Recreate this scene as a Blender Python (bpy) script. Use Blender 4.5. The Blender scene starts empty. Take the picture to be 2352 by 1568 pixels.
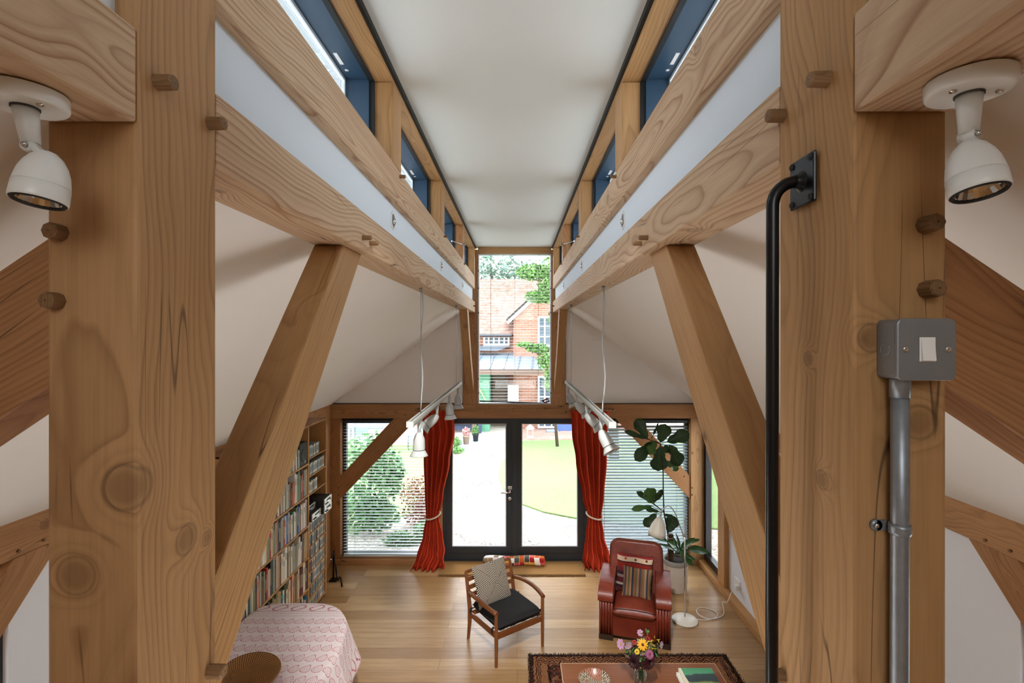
import bpy, bmesh, math, random
from mathutils import Vector, Matrix, Euler
PI = math.pi
S = bpy.context.scene
COL = S.collection
CAMZ = 3.27
F = 1130.0; VX, VY = 1188.0, 771.0
WORLD = {}

# ------------------------------------------------------------------ mesh builder (world coordinates)
class MB:
    def __init__(self):
        self.v = []; self.f = []; self.m = []; self.uv = {}; self.s = []
    def add(self, vs, fs, mi=0, smooth=False, uvs=None):
        b = len(self.v)
        self.v += [Vector(p) for p in vs]
        for k, f in enumerate(fs):
            self.f.append(tuple(b + i for i in f)); self.m.append(mi); self.s.append(smooth)
        if uvs:
            for i, u in enumerate(uvs): self.uv[b + i] = u
        return self
    def box(self, x0, x1, y0, y1, z0, z1, mi=0):
        x0, x1 = min(x0, x1), max(x0, x1)
        vs = [(x0,y0,z0),(x1,y0,z0),(x1,y1,z0),(x0,y1,z0),(x0,y0,z1),(x1,y0,z1),(x1,y1,z1),(x0,y1,z1)]
        return self.add(vs, [(3,2,1,0),(4,5,6,7),(0,1,5,4),(1,2,6,5),(2,3,7,6),(3,0,4,7)], mi)
    def bar(self, p0, p1, w, d, up=(0,0,1), mi=0):
        p0, p1 = Vector(p0), Vector(p1)
        t = (p1-p0).normalized(); u = Vector(up)
        a = t.cross(u).normalized(); b = a.cross(t).normalized()
        vs = []
        for p in (p0, p1):
            for (i, j) in ((-1,-1),(1,-1),(1,1),(-1,1)):
                vs.append(p + a*(i*w/2) + b*(j*d/2))
        return self.add(vs, [(3,2,1,0),(4,5,6,7),(0,1,5,4),(1,2,6,5),(2,3,7,6),(3,0,4,7)], mi)
    def prism(self, poly, d0, d1, axis='x', mi=0):
        # poly in the two other axes; extruded along axis from d0 to d1
        n = len(poly); vs = []
        for d in (d0, d1):
            for (a, b) in poly:
                vs.append({'x':(d,a,b),'y':(a,d,b),'z':(a,b,d)}[axis])
        fs = [tuple(range(n))[::-1], tuple(range(n, 2*n))]
        for i in range(n):
            j = (i+1) % n
            fs.append((i, j, n+j, n+i))
        return self.add(vs, fs, mi)
    def tube(self, pts, r, n=8, mi=0, cap=True, smooth=True):
        pts = [Vector(p) for p in pts]; k = len(pts)
        rs = r if isinstance(r, (list, tuple)) else [r]*k
        T = []
        for i in range(k):
            a = pts[max(0,i-1)]; b = pts[min(k-1,i+1)]
            T.append((b-a).normalized())
        up = Vector((0,0,1)) if abs(T[0].z) < .9 else Vector((1,0,0))
        A = T[0].cross(up).normalized(); vs = []
        for i in range(k):
            A = (A - T[i]*A.dot(T[i])).normalized(); B = T[i].cross(A)
            for j in range(n):
                an = 2*PI*j/n
                vs.append(pts[i] + (A*math.cos(an) + B*math.sin(an))*rs[i])
        fs = []
        for i in range(k-1):
            for j in range(n):
                a = i*n+j; b = i*n+(j+1)%n
                fs.append((a, b, b+n, a+n))
        self.add(vs, fs, mi, smooth)
        if cap:
            b0 = len(self.v)-len(vs)
            self.f.append(tuple(b0+j for j in range(n))[::-1]); self.m.append(mi); self.s.append(False)
            self.f.append(tuple(b0+(k-1)*n+j for j in range(n))); self.m.append(mi); self.s.append(False)
        return self
    def lathe(self, prof, c=(0,0,0), axis=(0,0,1), n=24, mi=0, smooth=True, closed=False):
        # prof list of (r, h) along axis
        ax = Vector(axis).normalized(); c = Vector(c)
        up = Vector((0,0,1)) if abs(ax.z) < .9 else Vector((1,0,0))
        A = ax.cross(up).normalized(); B = ax.cross(A)
        vs = []
        for (r, h) in prof:
            for j in range(n):
                an = 2*PI*j/n
                vs.append(c + ax*h + (A*math.cos(an)+B*math.sin(an))*max(r, 1e-4))
        fs = []
        for i in range(len(prof)-1):
            for j in range(n):
                a = i*n+j; b = i*n+(j+1)%n
                fs.append((a, b, b+n, a+n))
        return self.add(vs, fs, mi, smooth)
    def sphere(self, c, r, n=10, m=7, mi=0, sc=(1,1,1)):
        c = Vector(c); vs = []; fs = []
        for i in range(m+1):
            t = PI*i/m
            for j in range(n):
                p = 2*PI*j/n
                rr = max(math.sin(t), 1e-3)
                vs.append((c.x+r*sc[0]*rr*math.cos(p), c.y+r*sc[1]*rr*math.sin(p), c.z+r*sc[2]*math.cos(t)))
        for i in range(m):
            for j in range(n):
                fs.append((i*n+j, i*n+n+j, i*n+n+(j+1)%n, i*n+(j+1)%n))
        return self.add(vs, fs, mi, True)
    def grid(self, nu, nv, fn, mi=0, smooth=True, uvfn=None, closeu=False):
        vs = []; uvs = []
        for i in range(nu+1):
            for j in range(nv+1):
                u, v = i/nu, j/nv
                vs.append(fn(u, v)); uvs.append(uvfn(u, v) if uvfn else (u, v))
        fs = []
        for i in range(nu):
            for j in range(nv):
                a = i*(nv+1)+j
                fs.append((a, a+nv+1, a+nv+2, a+1))
        return self.add(vs, fs, mi, smooth, uvs)
    def xf(self, M):
        self.v = [M @ p for p in self.v]; return self

def mesh_of(name, mb, mats, M=None, sa=0):
    if M is None:
        lo = Vector((min(p.x for p in mb.v), min(p.y for p in mb.v), min(p.z for p in mb.v)))
        hi = Vector((max(p.x for p in mb.v), max(p.y for p in mb.v), max(p.z for p in mb.v)))
        M = Matrix.Translation(((lo.x+hi.x)/2, (lo.y+hi.y)/2, lo.z))
    Mi = M.inverted()
    me = bpy.data.meshes.new(name)
    me.from_pydata([Mi @ p for p in mb.v], [], mb.f)
    for mt in (mats if isinstance(mats, (list, tuple)) else [mats]): me.materials.append(mt)
    me.polygons.foreach_set('material_index', mb.m)
    me.polygons.foreach_set('use_smooth', mb.s)
    if mb.uv:
        ul = me.uv_layers.new(name='UVMap')
        for lp in me.loops:
            ul.data[lp.index].uv = mb.uv.get(lp.vertex_index, (0, 0))
    bm = bmesh.new(); bm.from_mesh(me)
    bmesh.ops.recalc_face_normals(bm, faces=bm.faces)
    if sa:
        for f in bm.faces: f.smooth = True
        for e in bm.edges: e.smooth = len(e.link_faces) == 2 and e.calc_face_angle(9) < sa
    bm.to_mesh(me); bm.free()
    me.update()
    return me, M

def place(o, M, parent):
    if parent is not None:
        o.parent = parent
        o.matrix_basis = WORLD[parent.name].inverted() @ M
    else:
        o.matrix_basis = M
    WORLD[o.name] = M

def obj(name, mb, mats, parent=None, M=None, bevel=0, seg=2, sub=0, solid=0, sa=0):
    me, M = mesh_of(name, mb, mats, M, sa)
    o = bpy.data.objects.new(name, me); COL.objects.link(o)
    place(o, M, parent)
    if solid:
        s = o.modifiers.new('s', 'SOLIDIFY'); s.thickness = solid; s.offset = 0
    if bevel:
        b = o.modifiers.new('b', 'BEVEL'); b.width = bevel; b.segments = seg; b.limit_method = 'ANGLE'; b.angle_limit = .6
        b.harden_normals = bool(sa)
    if sub:
        s = o.modifiers.new('u', 'SUBSURF'); s.levels = sub; s.render_levels = sub
    return o

def tag(o, label, cat, group=None, kind='thing'):
    o['label'] = label; o['category'] = cat; o['kind'] = kind
    if group: o['group'] = group
    return o
def struct(o):
    o['kind'] = 'structure'; return o
def empty(name, loc, label=None, cat=None, group=None):
    o = bpy.data.objects.new(name, None); COL.objects.link(o)
    o.empty_display_size = .05
    place(o, Matrix.Translation(loc), None)
    if label: tag(o, label, cat, group)
    return o
def frame(p, zdir, xdir=(1,0,0)):
    z = Vector(zdir).normalized(); x = Vector(xdir)
    x = (x - z*x.dot(z)).normalized(); y = z.cross(x)
    M = Matrix((( x.x, y.x, z.x, p[0]), (x.y, y.y, z.y, p[1]), (x.z, y.z, z.z, p[2]), (0,0,0,1)))
    return M

# ------------------------------------------------------------------ materials
def newmat(name):
    m = bpy.data.materials.new(name); m.use_nodes = True
    nt = m.node_tree; nt.nodes.clear()
    out = nt.nodes.new('ShaderNodeOutputMaterial')
    return m, nt, out
def L(nt, sock, val):
    if hasattr(val, 'is_linked') or hasattr(val, 'links'): nt.links.new(val, sock)
    else: sock.default_value = val
def mth(nt, op, a, b=None, c=None, clamp=False):
    n = nt.nodes.new('ShaderNodeMath'); n.operation = op; n.use_clamp = clamp
    L(nt, n.inputs[0], a)
    if b is not None: L(nt, n.inputs[1], b)
    if c is not None: L(nt, n.inputs[2], c)
    return n.outputs[0]
def vmul(nt, v, s):
    n = nt.nodes.new('ShaderNodeVectorMath'); n.operation = 'MULTIPLY'
    L(nt, n.inputs[0], v); L(nt, n.inputs[1], s); return n.outputs[0]
def vadd(nt, v, s):
    n = nt.nodes.new('ShaderNodeVectorMath'); n.operation = 'ADD'
    L(nt, n.inputs[0], v); L(nt, n.inputs[1], s); return n.outputs[0]
def noise(nt, v, scale, detail=2, rough=.5):
    n = nt.nodes.new('ShaderNodeTexNoise')
    if v is not None: nt.links.new(v, n.inputs['Vector'])
    n.inputs['Scale'].default_value = scale; n.inputs['Detail'].default_value = detail; n.inputs['Roughness'].default_value = rough
    return n
def mixc(nt, f, a, b, mode='MIX'):
    n = nt.nodes.new('ShaderNodeMix'); n.data_type = 'RGBA'; n.blend_type = mode
    L(nt, n.inputs[0], f)
    L(nt, n.inputs[6], a if hasattr(a, 'links') else (*a, 1)); L(nt, n.inputs[7], b if hasattr(b, 'links') else (*b, 1))
    return n.outputs[2]
def ramp(nt, f, stops, interp='LINEAR'):
    n = nt.nodes.new('ShaderNodeValToRGB'); n.color_ramp.interpolation = interp
    e = n.color_ramp.elements
    while len(e) < len(stops): e.new(.5)
    for i, (p, c) in enumerate(stops):
        e[i].position = p; e[i].color = (*c, 1) if len(c) == 3 else c
    nt.links.new(f, n.inputs[0]); return n.outputs[0]
def mrange(nt, v, a, b, c=0., d=1., smooth=False):
    n = nt.nodes.new('ShaderNodeMapRange'); n.clamp = True
    if smooth: n.interpolation_type = 'SMOOTHSTEP'
    L(nt, n.inputs[0], v)
    for i, x in enumerate((a, b, c, d)): n.inputs[1+i].default_value = x
    return n.outputs[0]
def sep(nt, v):
    n = nt.nodes.new('ShaderNodeSeparateXYZ'); nt.links.new(v, n.inputs[0]); return n.outputs
def comb(nt, x, y, z):
    n = nt.nodes.new('ShaderNodeCombineXYZ')
    for i, a in enumerate((x, y, z)): L(nt, n.inputs[i], a)
    return n.outputs[0]
def texco(nt, which='Object'):
    return nt.nodes.new('ShaderNodeTexCoord').outputs[which]
def princ(nt, out, col, rough=.5, metal=0., spec=.5, bump=None, bstr=.2, bdist=.01, **kw):
    p = nt.nodes.new('ShaderNodeBsdfPrincipled')
    L(nt, p.inputs['Base Color'], col if hasattr(col, 'links') else (*col, 1))
    L(nt, p.inputs['Roughness'], rough); L(nt, p.inputs['Metallic'], metal)
    p.inputs['Specular IOR Level'].default_value = spec
    for k, v in kw.items(): L(nt, p.inputs[k.replace('_', ' ')], v)
    if bump is not None:
        b = nt.nodes.new('ShaderNodeBump'); b.inputs['Strength'].default_value = bstr; b.inputs['Distance'].default_value = bdist
        nt.links.new(bump, b.inputs['Height']); nt.links.new(b.outputs[0], p.inputs['Normal'])
    nt.links.new(p.outputs[0], out.inputs[0]); return p
def sr(h):
    h = h.lstrip('#'); r = [int(h[i:i+2], 16)/255 for i in (0, 2, 4)]
    return tuple(c/12.92 if c <= .04045 else ((c+.055)/1.055)**2.4 for c in r)
MATS = {}
def plain(name, hexc, rough=.5, metal=0., spec=.5, var=.06, nscale=40, bstr=0.0, **kw):
    if name in MATS: return MATS[name]
    m, nt, out = newmat(name); c = sr(hexc) if isinstance(hexc, str) else hexc
    nz = noise(nt, texco(nt), nscale, 3)
    col = mixc(nt, nz.outputs[0], tuple(x*(1-var) for x in c), tuple(min(1, x*(1+var)) for x in c))
    princ(nt, out, col, rough, metal, spec, nz.outputs[0] if bstr else None, bstr, .003, **kw)
    MATS[name] = m; return m

def wood(name, light, mid, dark, freq=110, rough=.55, knots=1.0, contrast=1.0, spec=.3, crack=1.0, bstr=.12, fib=1.0, own=(), vs=(3.6,3.6,2.7)):
    m, nt, out = newmat(name)
    co = texco(nt); rnd = nt.nodes.new('ShaderNodeObjectInfo').outputs['Random']
    off = comb(nt, mth(nt,'MULTIPLY',rnd,17.3), mth(nt,'MULTIPLY',rnd,31.7), mth(nt,'MULTIPLY',rnd,53.9))
    x, y, z = sep(nt, co)
    w = noise(nt, vadd(nt, vmul(nt, co, (2.4,2.4,1.0)), off), 1.0, 2).outputs['Color']
    wx, wy, wz = sep(nt, w)
    w2 = noise(nt, vadd(nt, vmul(nt, co, (9,9,2.2)), off), 1.0, 2).outputs['Color']
    vx, vy, _ = sep(nt, w2)
    X = mth(nt,'ADD', mth(nt,'ADD', x, mth(nt,'MULTIPLY_ADD', wx, .20, -.10)), mth(nt,'MULTIPLY_ADD', vx, .022, -.011))
    Y = mth(nt,'ADD', mth(nt,'ADD', y, mth(nt,'MULTIPLY_ADD', wy, .20, -.10)), mth(nt,'MULTIPLY_ADD', vy, .022, -.011))
    px = mth(nt,'MULTIPLY_ADD', rnd, .16, -.08)
    py = mth(nt,'MULTIPLY_ADD', mth(nt,'FRACT', mth(nt,'MULTIPLY', rnd, 7.13)), .22, -.02)
    # the heart of the tree runs slightly off the timber's axis
    X = mth(nt,'SUBTRACT', X, mth(nt,'MULTIPLY_ADD', z, .025, px)); Y = mth(nt,'SUBTRACT', Y, mth(nt,'MULTIPLY_ADD', z, -.018, py))
    r = mth(nt,'SQRT', mth(nt,'ADD', mth(nt,'MULTIPLY',X,X), mth(nt,'MULTIPLY',Y,Y)))
    vo = nt.nodes.new('ShaderNodeTexVoronoi'); vo.inputs['Scale'].default_value = 1.0
    nt.links.new(vadd(nt, vmul(nt, co, vs), off), vo.inputs['Vector'])
    d = vo.outputs['Distance']
    for (kx, ky, kz, kr) in own:
        q = nt.nodes.new('ShaderNodeVectorMath'); q.operation = 'LENGTH'
        nt.links.new(vmul(nt, vadd(nt, co, (-kx,-ky,-kz)), (.1/kr,)*3), q.inputs[0])
        d = mth(nt,'MINIMUM', d, mth(nt,'ADD', q.outputs['Value'], mth(nt,'MULTIPLY_ADD', vx, .03, -.015)))
    kf = mrange(nt, d, 0.04, .34, 1., 0., True)
    r = mth(nt,'ADD', r, mth(nt,'MULTIPLY', mth(nt,'MULTIPLY',kf,kf), .035*knots))
    rf = mth(nt,'MULTIPLY', r, freq)
    fr = mth(nt,'FRACT', rf)
    wn = nt.nodes.new('ShaderNodeTexWhiteNoise'); wn.noise_dimensions = '1D'; nt.links.new(mth(nt,'FLOOR', rf), wn.inputs['W'])
    ramt = mth(nt,'MULTIPLY_ADD', wn.outputs['Value'], .75, .35)
    ringv = mth(nt,'MULTIPLY', ramp(nt, fr, [(0,(.25,)*3),(.3,(0,0,0)),(.72,(.5,)*3),(.9,(1,1,1)),(1,(.25,)*3)]), ramt)
    fbr = noise(nt, vadd(nt, vmul(nt, co, (170,170,5)), off), 1.0, 2).outputs[0]
    big = noise(nt, vadd(nt, vmul(nt, co, (3,3,.8)), off), 1.0, 3).outputs[0]
    base = mixc(nt, mrange(nt, big, .32, .68), light, mid)
    amt = mth(nt,'MULTIPLY', ringv, mth(nt,'MULTIPLY_ADD', big, .5*contrast, .38*contrast))
    c = mixc(nt, amt, base, dark)
    c = mixc(nt, mth(nt,'MULTIPLY', mrange(nt, fbr, .38, .72), .22*fib), c, dark)
    if knots > 0:
        kc = mrange(nt, d, .05, .115, 1., 0., True)
        c = mixc(nt, mth(nt,'MULTIPLY', kc, .42), c, tuple(v*.42 for v in dark))
        rim = mth(nt,'MULTIPLY', mrange(nt, d, .085, .10, 0., 1.), mrange(nt, d, .10, .118, 1., 0.))
        c = mixc(nt, mth(nt,'MULTIPLY', rim, .4), c, (.03,.018,.01))
    if crack > 0:
        cn = noise(nt, vadd(nt, vmul(nt, co, (11,11,.55)), off), 1.0, 1).outputs[0]
        cm = noise(nt, vadd(nt, vmul(nt, co, (3,3,2.2)), off), 1.3, 1).outputs[0]
        cr = mrange(nt, mth(nt,'ABSOLUTE', mth(nt,'SUBTRACT', cn, .5)), .0015, .006, 1., 0.)
        cr = mth(nt,'MULTIPLY', cr, mrange(nt, cm, .56, .62))
        c = mixc(nt, mth(nt,'MULTIPLY', cr, .75*crack), c, (.035,.02,.012))
    h = mth(nt,'MULTIPLY_ADD', ringv, -.5, mth(nt,'MULTIPLY', fbr, .6))
    princ(nt, out, c, rough, 0, spec, h, bstr, .004)
    MATS[name] = m; return m

W_POST = wood('fir_post', sr('#cba378'), sr('#b4895a'), sr('#8a603a'), 88, .6)
W_POSTL = wood('fir_post_knotty', sr('#bd9468'), sr('#a87f52'), sr('#805a37'), 80, .6, vs=(2.2,2.2,1.6), crack=.8,
    own=((.052,-.103,.829,.034),(-.026,-.103,.69,.030),(.073,.014,.70,.027),(.073,.072,.678,.014)))
W_POSTR = wood('fir_post_switch', sr('#c69d70'), sr('#b08758'), sr('#85603a'), 84, .6, vs=(2.2,2.2,1.6), crack=.9,
    own=((-.042,-.106,1.067,.021),(.03,-.106,.939,.026),(-.072,.01,1.03,.012),(-.072,-.03,.83,.016)))
W_PALE = wood('fir_pale', sr('#d4bb9c'), sr('#c4a381'), sr('#9b7455'), 72, .62, bstr=.22, contrast=1.45)
W_STRUT = wood('fir_strut', sr('#c19767'), sr('#a87f50'), sr('#805937'), 80, .5, contrast=.9)
W_RED = wood('fir_red', sr('#bd8e62'), sr('#a5754a'), sr('#774b2d'), 100, .5)
W_SHELF = wood('shelf_wood', sr('#d0a068'), sr('#bd8a52'), sr('#99683a'), 150, .5, knots=0, crack=0)
W_CHAIR = wood('teak', sr('#8d5730'), sr('#7a4522'), sr('#552c13'), 260, .38, knots=0, crack=0, contrast=.8, bstr=.04, spec=.5)
W_TABLE = wood('mahogany', sr('#96603c'), sr('#824d2d'), sr('#60361d'), 200, .22, knots=0, crack=0, contrast=.6, bstr=.02, spec=.6)
W_PEG = wood('peg_oak', sr('#94734f'), sr('#7b5d3f'), sr('#523923'), 300, .6, knots=0, crack=0)
W_DARKPOST = wood('stake', sr('#6b4a33'), sr('#5a3b27'), sr('#3a2416'), 200, .7, knots=0, crack=.5)

def plaster(name, hexc, rough=.9):
    m, nt, out = newmat(name); c = sr(hexc)
    n1 = noise(nt, texco(nt), 1.3, 2).outputs[0]
    col = mixc(nt, n1, tuple(x*.965 for x in c), c)
    n2 = noise(nt, texco(nt), 160, 3).outputs[0]
    princ(nt, out, col, rough, 0, .25, n2, .05, .002)
    return m
M_WHITE = plaster('white_plaster', '#f3f0ec')
M_CEIL = plaster('white_ceiling', '#e4e8e5')
M_PANEL = plaster('white_panel', '#eef0f4'); M_DPANEL = plaster('dormer_panel', '#e1ecf5')

def floor_mat():
    m, nt, out = newmat('oak_boards')
    co = texco(nt)
    b = nt.nodes.new('ShaderNodeTexBrick'); nt.links.new(co, b.inputs['Vector'])
    b.offset = .37; b.offset_frequency = 2; b.squash = 1
    b.inputs['Scale'].default_value = 1.0; b.inputs['Mortar Size'].default_value = .0016
    b.inputs['Mortar Smooth'].default_value = .2
    b.inputs['Brick Width'].default_value = 2.1; b.inputs['Row Height'].default_value = .172
    b.inputs['Color1'].default_value = (0,0,0,1); b.inputs['Color2'].default_value = (1,1,1,1); b.inputs['Mortar'].default_value = (.5,.5,.5,1)
    b.inputs['Bias'].default_value = 0
    tone = sep(nt, b.outputs['Color'])[0]
    x, y, z = sep(nt, co)
    row = mth(nt,'FLOOR', mth(nt,'DIVIDE', y, .172))
    g = noise(nt, comb(nt, mth(nt,'MULTIPLY',x,1.6), mth(nt,'MULTIPLY',y,34), mth(nt,'MULTIPLY',row,3.7)), 1., 4, .6).outputs[0]
    g2 = noise(nt, comb(nt, mth(nt,'MULTIPLY',x,6), mth(nt,'MULTIPLY',y,150), row), 1., 2).outputs[0]
    c = mixc(nt, tone, sr('#cba878'), sr('#a07a4d'))
    c = mixc(nt, mth(nt,'MULTIPLY', mrange(nt, g, .38, .72), .45), c, sr('#8a6236'))
    c = mixc(nt, mth(nt,'MULTIPLY', mrange(nt, g2, .45, .75), .25), c, sr('#7d5730'))
    vo = nt.nodes.new('ShaderNodeTexVoronoi'); nt.links.new(vmul(nt, co, (1.3,2.6,1)), vo.inputs['Vector']); vo.inputs['Scale'].default_value = 1.6
    c = mixc(nt, mrange(nt, vo.outputs['Distance'], .02, .05, .7, 0.), c, sr('#3b2817'))
    c = mixc(nt, mth(nt,'MULTIPLY', b.outputs['Fac'], .75), c, sr('#4b321b'))
    h = mth(nt,'SUBTRACT', mth(nt,'MULTIPLY', g2, .3), b.outputs['Fac'])
    princ(nt, out, c, mrange(nt, g, .2, .8, .26, .42), 0, .5, h, .15, .003)
    return m
M_FLOOR = floor_mat()

def glass_mat(name, tint=(1,1,1), gloss=.06):
    m, nt, out = newmat(name)
    t = nt.nodes.new('ShaderNodeBsdfTransparent'); t.inputs[0].default_value = (*tint, 1)
    g = nt.nodes.new('ShaderNodeBsdfGlossy'); g.inputs['Roughness'].default_value = .01
    fr = nt.nodes.new('ShaderNodeFresnel'); fr.inputs[0].default_value = 1.45
    mx = nt.nodes.new('ShaderNodeMixShader')
    nt.links.new(mth(nt,'MULTIPLY', fr.outputs[0], .6), mx.inputs[0]); nt.links.new(t.outputs[0], mx.inputs[1]); nt.links.new(g.outputs[0], mx.inputs[2])
    nt.links.new(mx.outputs[0], out.inputs[0]); return m
M_GLASS = glass_mat('window_glass')
M_CGLASS = glass_mat('clerestory_glass', (.74,.77,.80))
M_BLUE = plain('blue_frame', '#2c465c', .45, var=.1, nscale=6)
M_DARK = plain('anthracite', '#2d3236', .45, var=.05)
M_BLACK = plain('black_rubber', '#131414', .6)
M_GAP = plain('shadow_gap', '#4a4b48', .7)
M_ALU = plain('pale_aluminium', '#c9d2d8', .4, .2)
M_WMETAL = plain('white_enamel', '#e4e6e2', .32, var=.02)
M_CREAM = plain('cream_enamel', '#e8e3d6', .35, var=.02)
M_CHROME = plain('chrome', '#d8d8d8', .18, 1.0, var=.02)
M_GALV = plain('galvanised', '#9299a0', .42, .65, var=.2, nscale=55)
M_GREYBOX = plain('grey_hammered', '#8b8f93', .42, .5, var=.06, nscale=300, bstr=.1)
M_BLKMETAL = plain('black_steel', '#17181a', .3, .4, var=.1)
M_REFLECT = plain('reflector', '#cfcfca', .12, 1.0, var=.25, nscale=120)
M_WPLASTIC = plain('white_plastic', '#f1f1ee', .4, var=.01)
# ------------------------------------------------------------------ key dimensions (metres)
XL, XR = -2.66, 2.63            # side wall faces
BL, BR = -.602, .508            # inner faces of the beams and posts
CX = (BL+BR)/2
YF = 7.05                       # front of the far timber frame
YB = -2.6                       # wall behind the mezzanine
ZP0, ZP1 = 2.09, 2.29           # wall plates and lintel
ZC = 4.54                       # dormer ceiling
def sx(side, d):                # d metres outwards from the inner face
    return BL-d if side < 0 else BR+d

# ------------------------------------------------------------------ room shell
struct(obj('floor', MB().box(XL-.3, XR+.3, YB-.2, 7.1, -.12, 0), M_FLOOR, M=Matrix.Identity(4)))
SIDE = {-1: 'left', 1: 'right'}
for s in (-1, 1):
    xw = XL-.05 if s < 0 else XR+.05
    xo = xw + s*.14
    w = MB()
    if s < 0:
        w.box(xw, xo, YB, 1.2, 0, 2.29).box(xw, xo, 1.2, 2.62, 0, .95).box(xw, xo, 2.62, 7.1, 0, 2.29)
    else:
        w.box(xw, xo, YB, 1.2, 0, 2.29).box(xw, xo, 1.2, 2.62, 0, .95).box(xw, xo, 2.62, 6.43, 0, 2.29)
    struct(obj('wall_'+SIDE[s], w, M_PANEL))
    # sloping ceiling under the roof
    xb = sx(s, .12); xe = xw + s*.1
    sl = (3.65-2.29)/(abs((BL-.148)-XL))
    x0 = XL if s < 0 else XR
    z0 = 2.29
    def zs(x): return z0 + sl*(abs(x0-x))*(1 if (x-x0)*s < 0 else -1)
    poly = [(xe, zs(xe)), (xb, zs(xb)), (xb, zs(xb)+.16), (xe, zs(xe)+.16)]
    struct(obj('ceiling', MB().prism(poly, YB-.2, 7.2, 'y'), M_WHITE))
    # skirting along the side wall
    ys = 7.02
    t = MB().box(XL-.06, XL+.012, YB, ys, 0, .08) if s < 0 else MB().box(XR-.045, XR+.06, YB, ys, 0, .08)
    struct(obj('baseboard_'+SIDE[s], t, W_RED if s < 0 else W_SHELF, M=frame((x0, 3, .04), (0,1,0)), bevel=.004))
    # white infill between the two beams of the dormer, with dark shadow gap
    xp = sx(s, .036)
    struct(obj('wall_dormer_'+SIDE[s], MB().box(xp, xp+s*.05, YB, 7.03, 3.757, 3.94).box(sx(s,.10), sx(s,.14), YB, .98, 4.117, ZC), M_DPANEL))
struct(obj('ceiling', MB().box(sx(-1,.45), sx(1,.45), YB-.2, 7.4, ZC, ZC+.12), M_CEIL))
# far gable wall, white parts above the lintel
w = MB()
JL0, JL1 = -.775, -.56; JR0, JR1 = .487, .69
for s, xj, x0 in ((-1, JL0, XL-.08), (1, JR1, XR+.08)):
    w.prism([(x0, 2.25), (xj, 2.25), (xj, 4.0), (xj-s*-.1, 4.0), (x0, 2.6)], 7.09, 7.2, 'y')
struct(obj('wall_far', w, M_WHITE))
g = MB()
for s, xj, x0 in ((-1, JL0, XL), (1, JR1, XR)):
    g.box(x0, xj, 7.075, 7.092, 2.288, 2.302)
    g.box(xj-.010, xj+.010, 7.075, 7.092, 2.29, 3.6)
struct(obj('trim_1', g, M_GAP))  # grey strips standing in for the shadow lines along the panel edges
# wall behind the mezzanine
w = MB().box(XL-.2, XR+.2, YB-.15, YB, 0, 4.6)
struct(obj('wall_back', w, M_WHITE))
# mezzanine the camera stands on
struct(obj('floor_mezzanine', MB().box(XL, XR, YB, .60, 1.55, 1.78), W_SHELF))

# ------------------------------------------------------------------ windows of the dormer
BAYS = [(1.02, 2.385), (2.556, 3.91), (4.08, 5.45), (5.62, 6.88)]
nwin = [0]
def clerestory(s, y0, y1, k):
    nwin[0] += 1
    rt = struct(empty('window_%d' % nwin[0], (sx(s,.09), (y0+y1)/2, 4.14)))
    a, b = sx(s,.082), sx(s,.10)
    zt = 4.505
    def ring(d0, d1, t, zb=4.12):
        m = MB(); xa, xb = sx(s,d0), sx(s,d1)
        m.box(xa, xb, y0, y1, zt-t, zt).box(xa, xb, y0, y1, zb, zb+t)
        m.box(xa, xb, y0, y0+t, zb+t, zt-t).box(xa, xb, y1-t, y1, zb+t, zt-t)
        return m
    obj('window_frame', ring(.088, .112, .010), M_BLACK, rt)
    zt = 4.524
    obj('reveal', ring(.112, .222, .020), M_BLUE, rt)
    obj('sash', ring(.222, .245, .034), M_ALU, rt)
    obj('pane', MB().box(sx(s,.232), sx(s,.236), y0+.04, y1-.04, 4.16, zt-.04), M_CGLASS, rt)
    obj('sticker', MB().box(sx(s,.185), sx(s,.202), y1-.24, y1-.15, zt-.0225, zt-.0195), M_WPLASTIC, rt)
    obj('sticker', MB().lathe([(.0,-.0005),(.009,-.0005),(.009,.001),(0,.001)], (sx(s,.19), y1-.10, zt-.0215), n=12), M_WPLASTIC, rt)
    if k == 2:
        m = MB().tube([(sx(s,.11), y1-.1, 4.30), (sx(s,.03), y1-.02, 4.285), (sx(s,-.01), y1+.0, 4.285)], .008, 8)
        m.lathe([(.014,-.006),(.018,0),(.014,.006)], (sx(s,-.015), y1, 4.285), (0,1,0), 10)
        obj('window_stay', m, M_CHROME, rt)
for s in (-1, 1):
    for k, (y0, y1) in enumerate(BAYS): clerestory(s, y0, y1, k)

# ------------------------------------------------------------------ timber frame
def timber(name, x0, x1, y0, y1, z0, z1, axis, mat, label, cat, group=None, bevel=.006):
    c = ((x0+x1)/2, (y0+y1)/2, (z0+z1)/2)
    zd = {'x':(1,0,0),'y':(0,1,0),'z':(0,0,1)}[axis]; xd = (0,0,1) if axis != 'z' else (1,0,0)
    o = obj(name, MB().box(x0,x1,y0,y1,z0,z1), mat, M=frame(c, zd, xd), bevel=bevel)
    return tag(o, label, cat, group)
def peg(parent, p, d, r=.0135, ln=.03, mat=None):
    d = Vector(d); p = Vector(p)
    m = MB().lathe([(r*1.0,-.01),(r,.0),(r*.97,ln*.9),(r*.82,ln),(0.001,ln)], p, d, 8, smooth=False)
    return obj('peg', m, mat or W_PEG, parent, M=frame(p, d, (0.3,.5,1)))
KNOTS = {}
def wall_word(s): return 'bookcase side' if s < 0 else 'light switch side'
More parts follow.
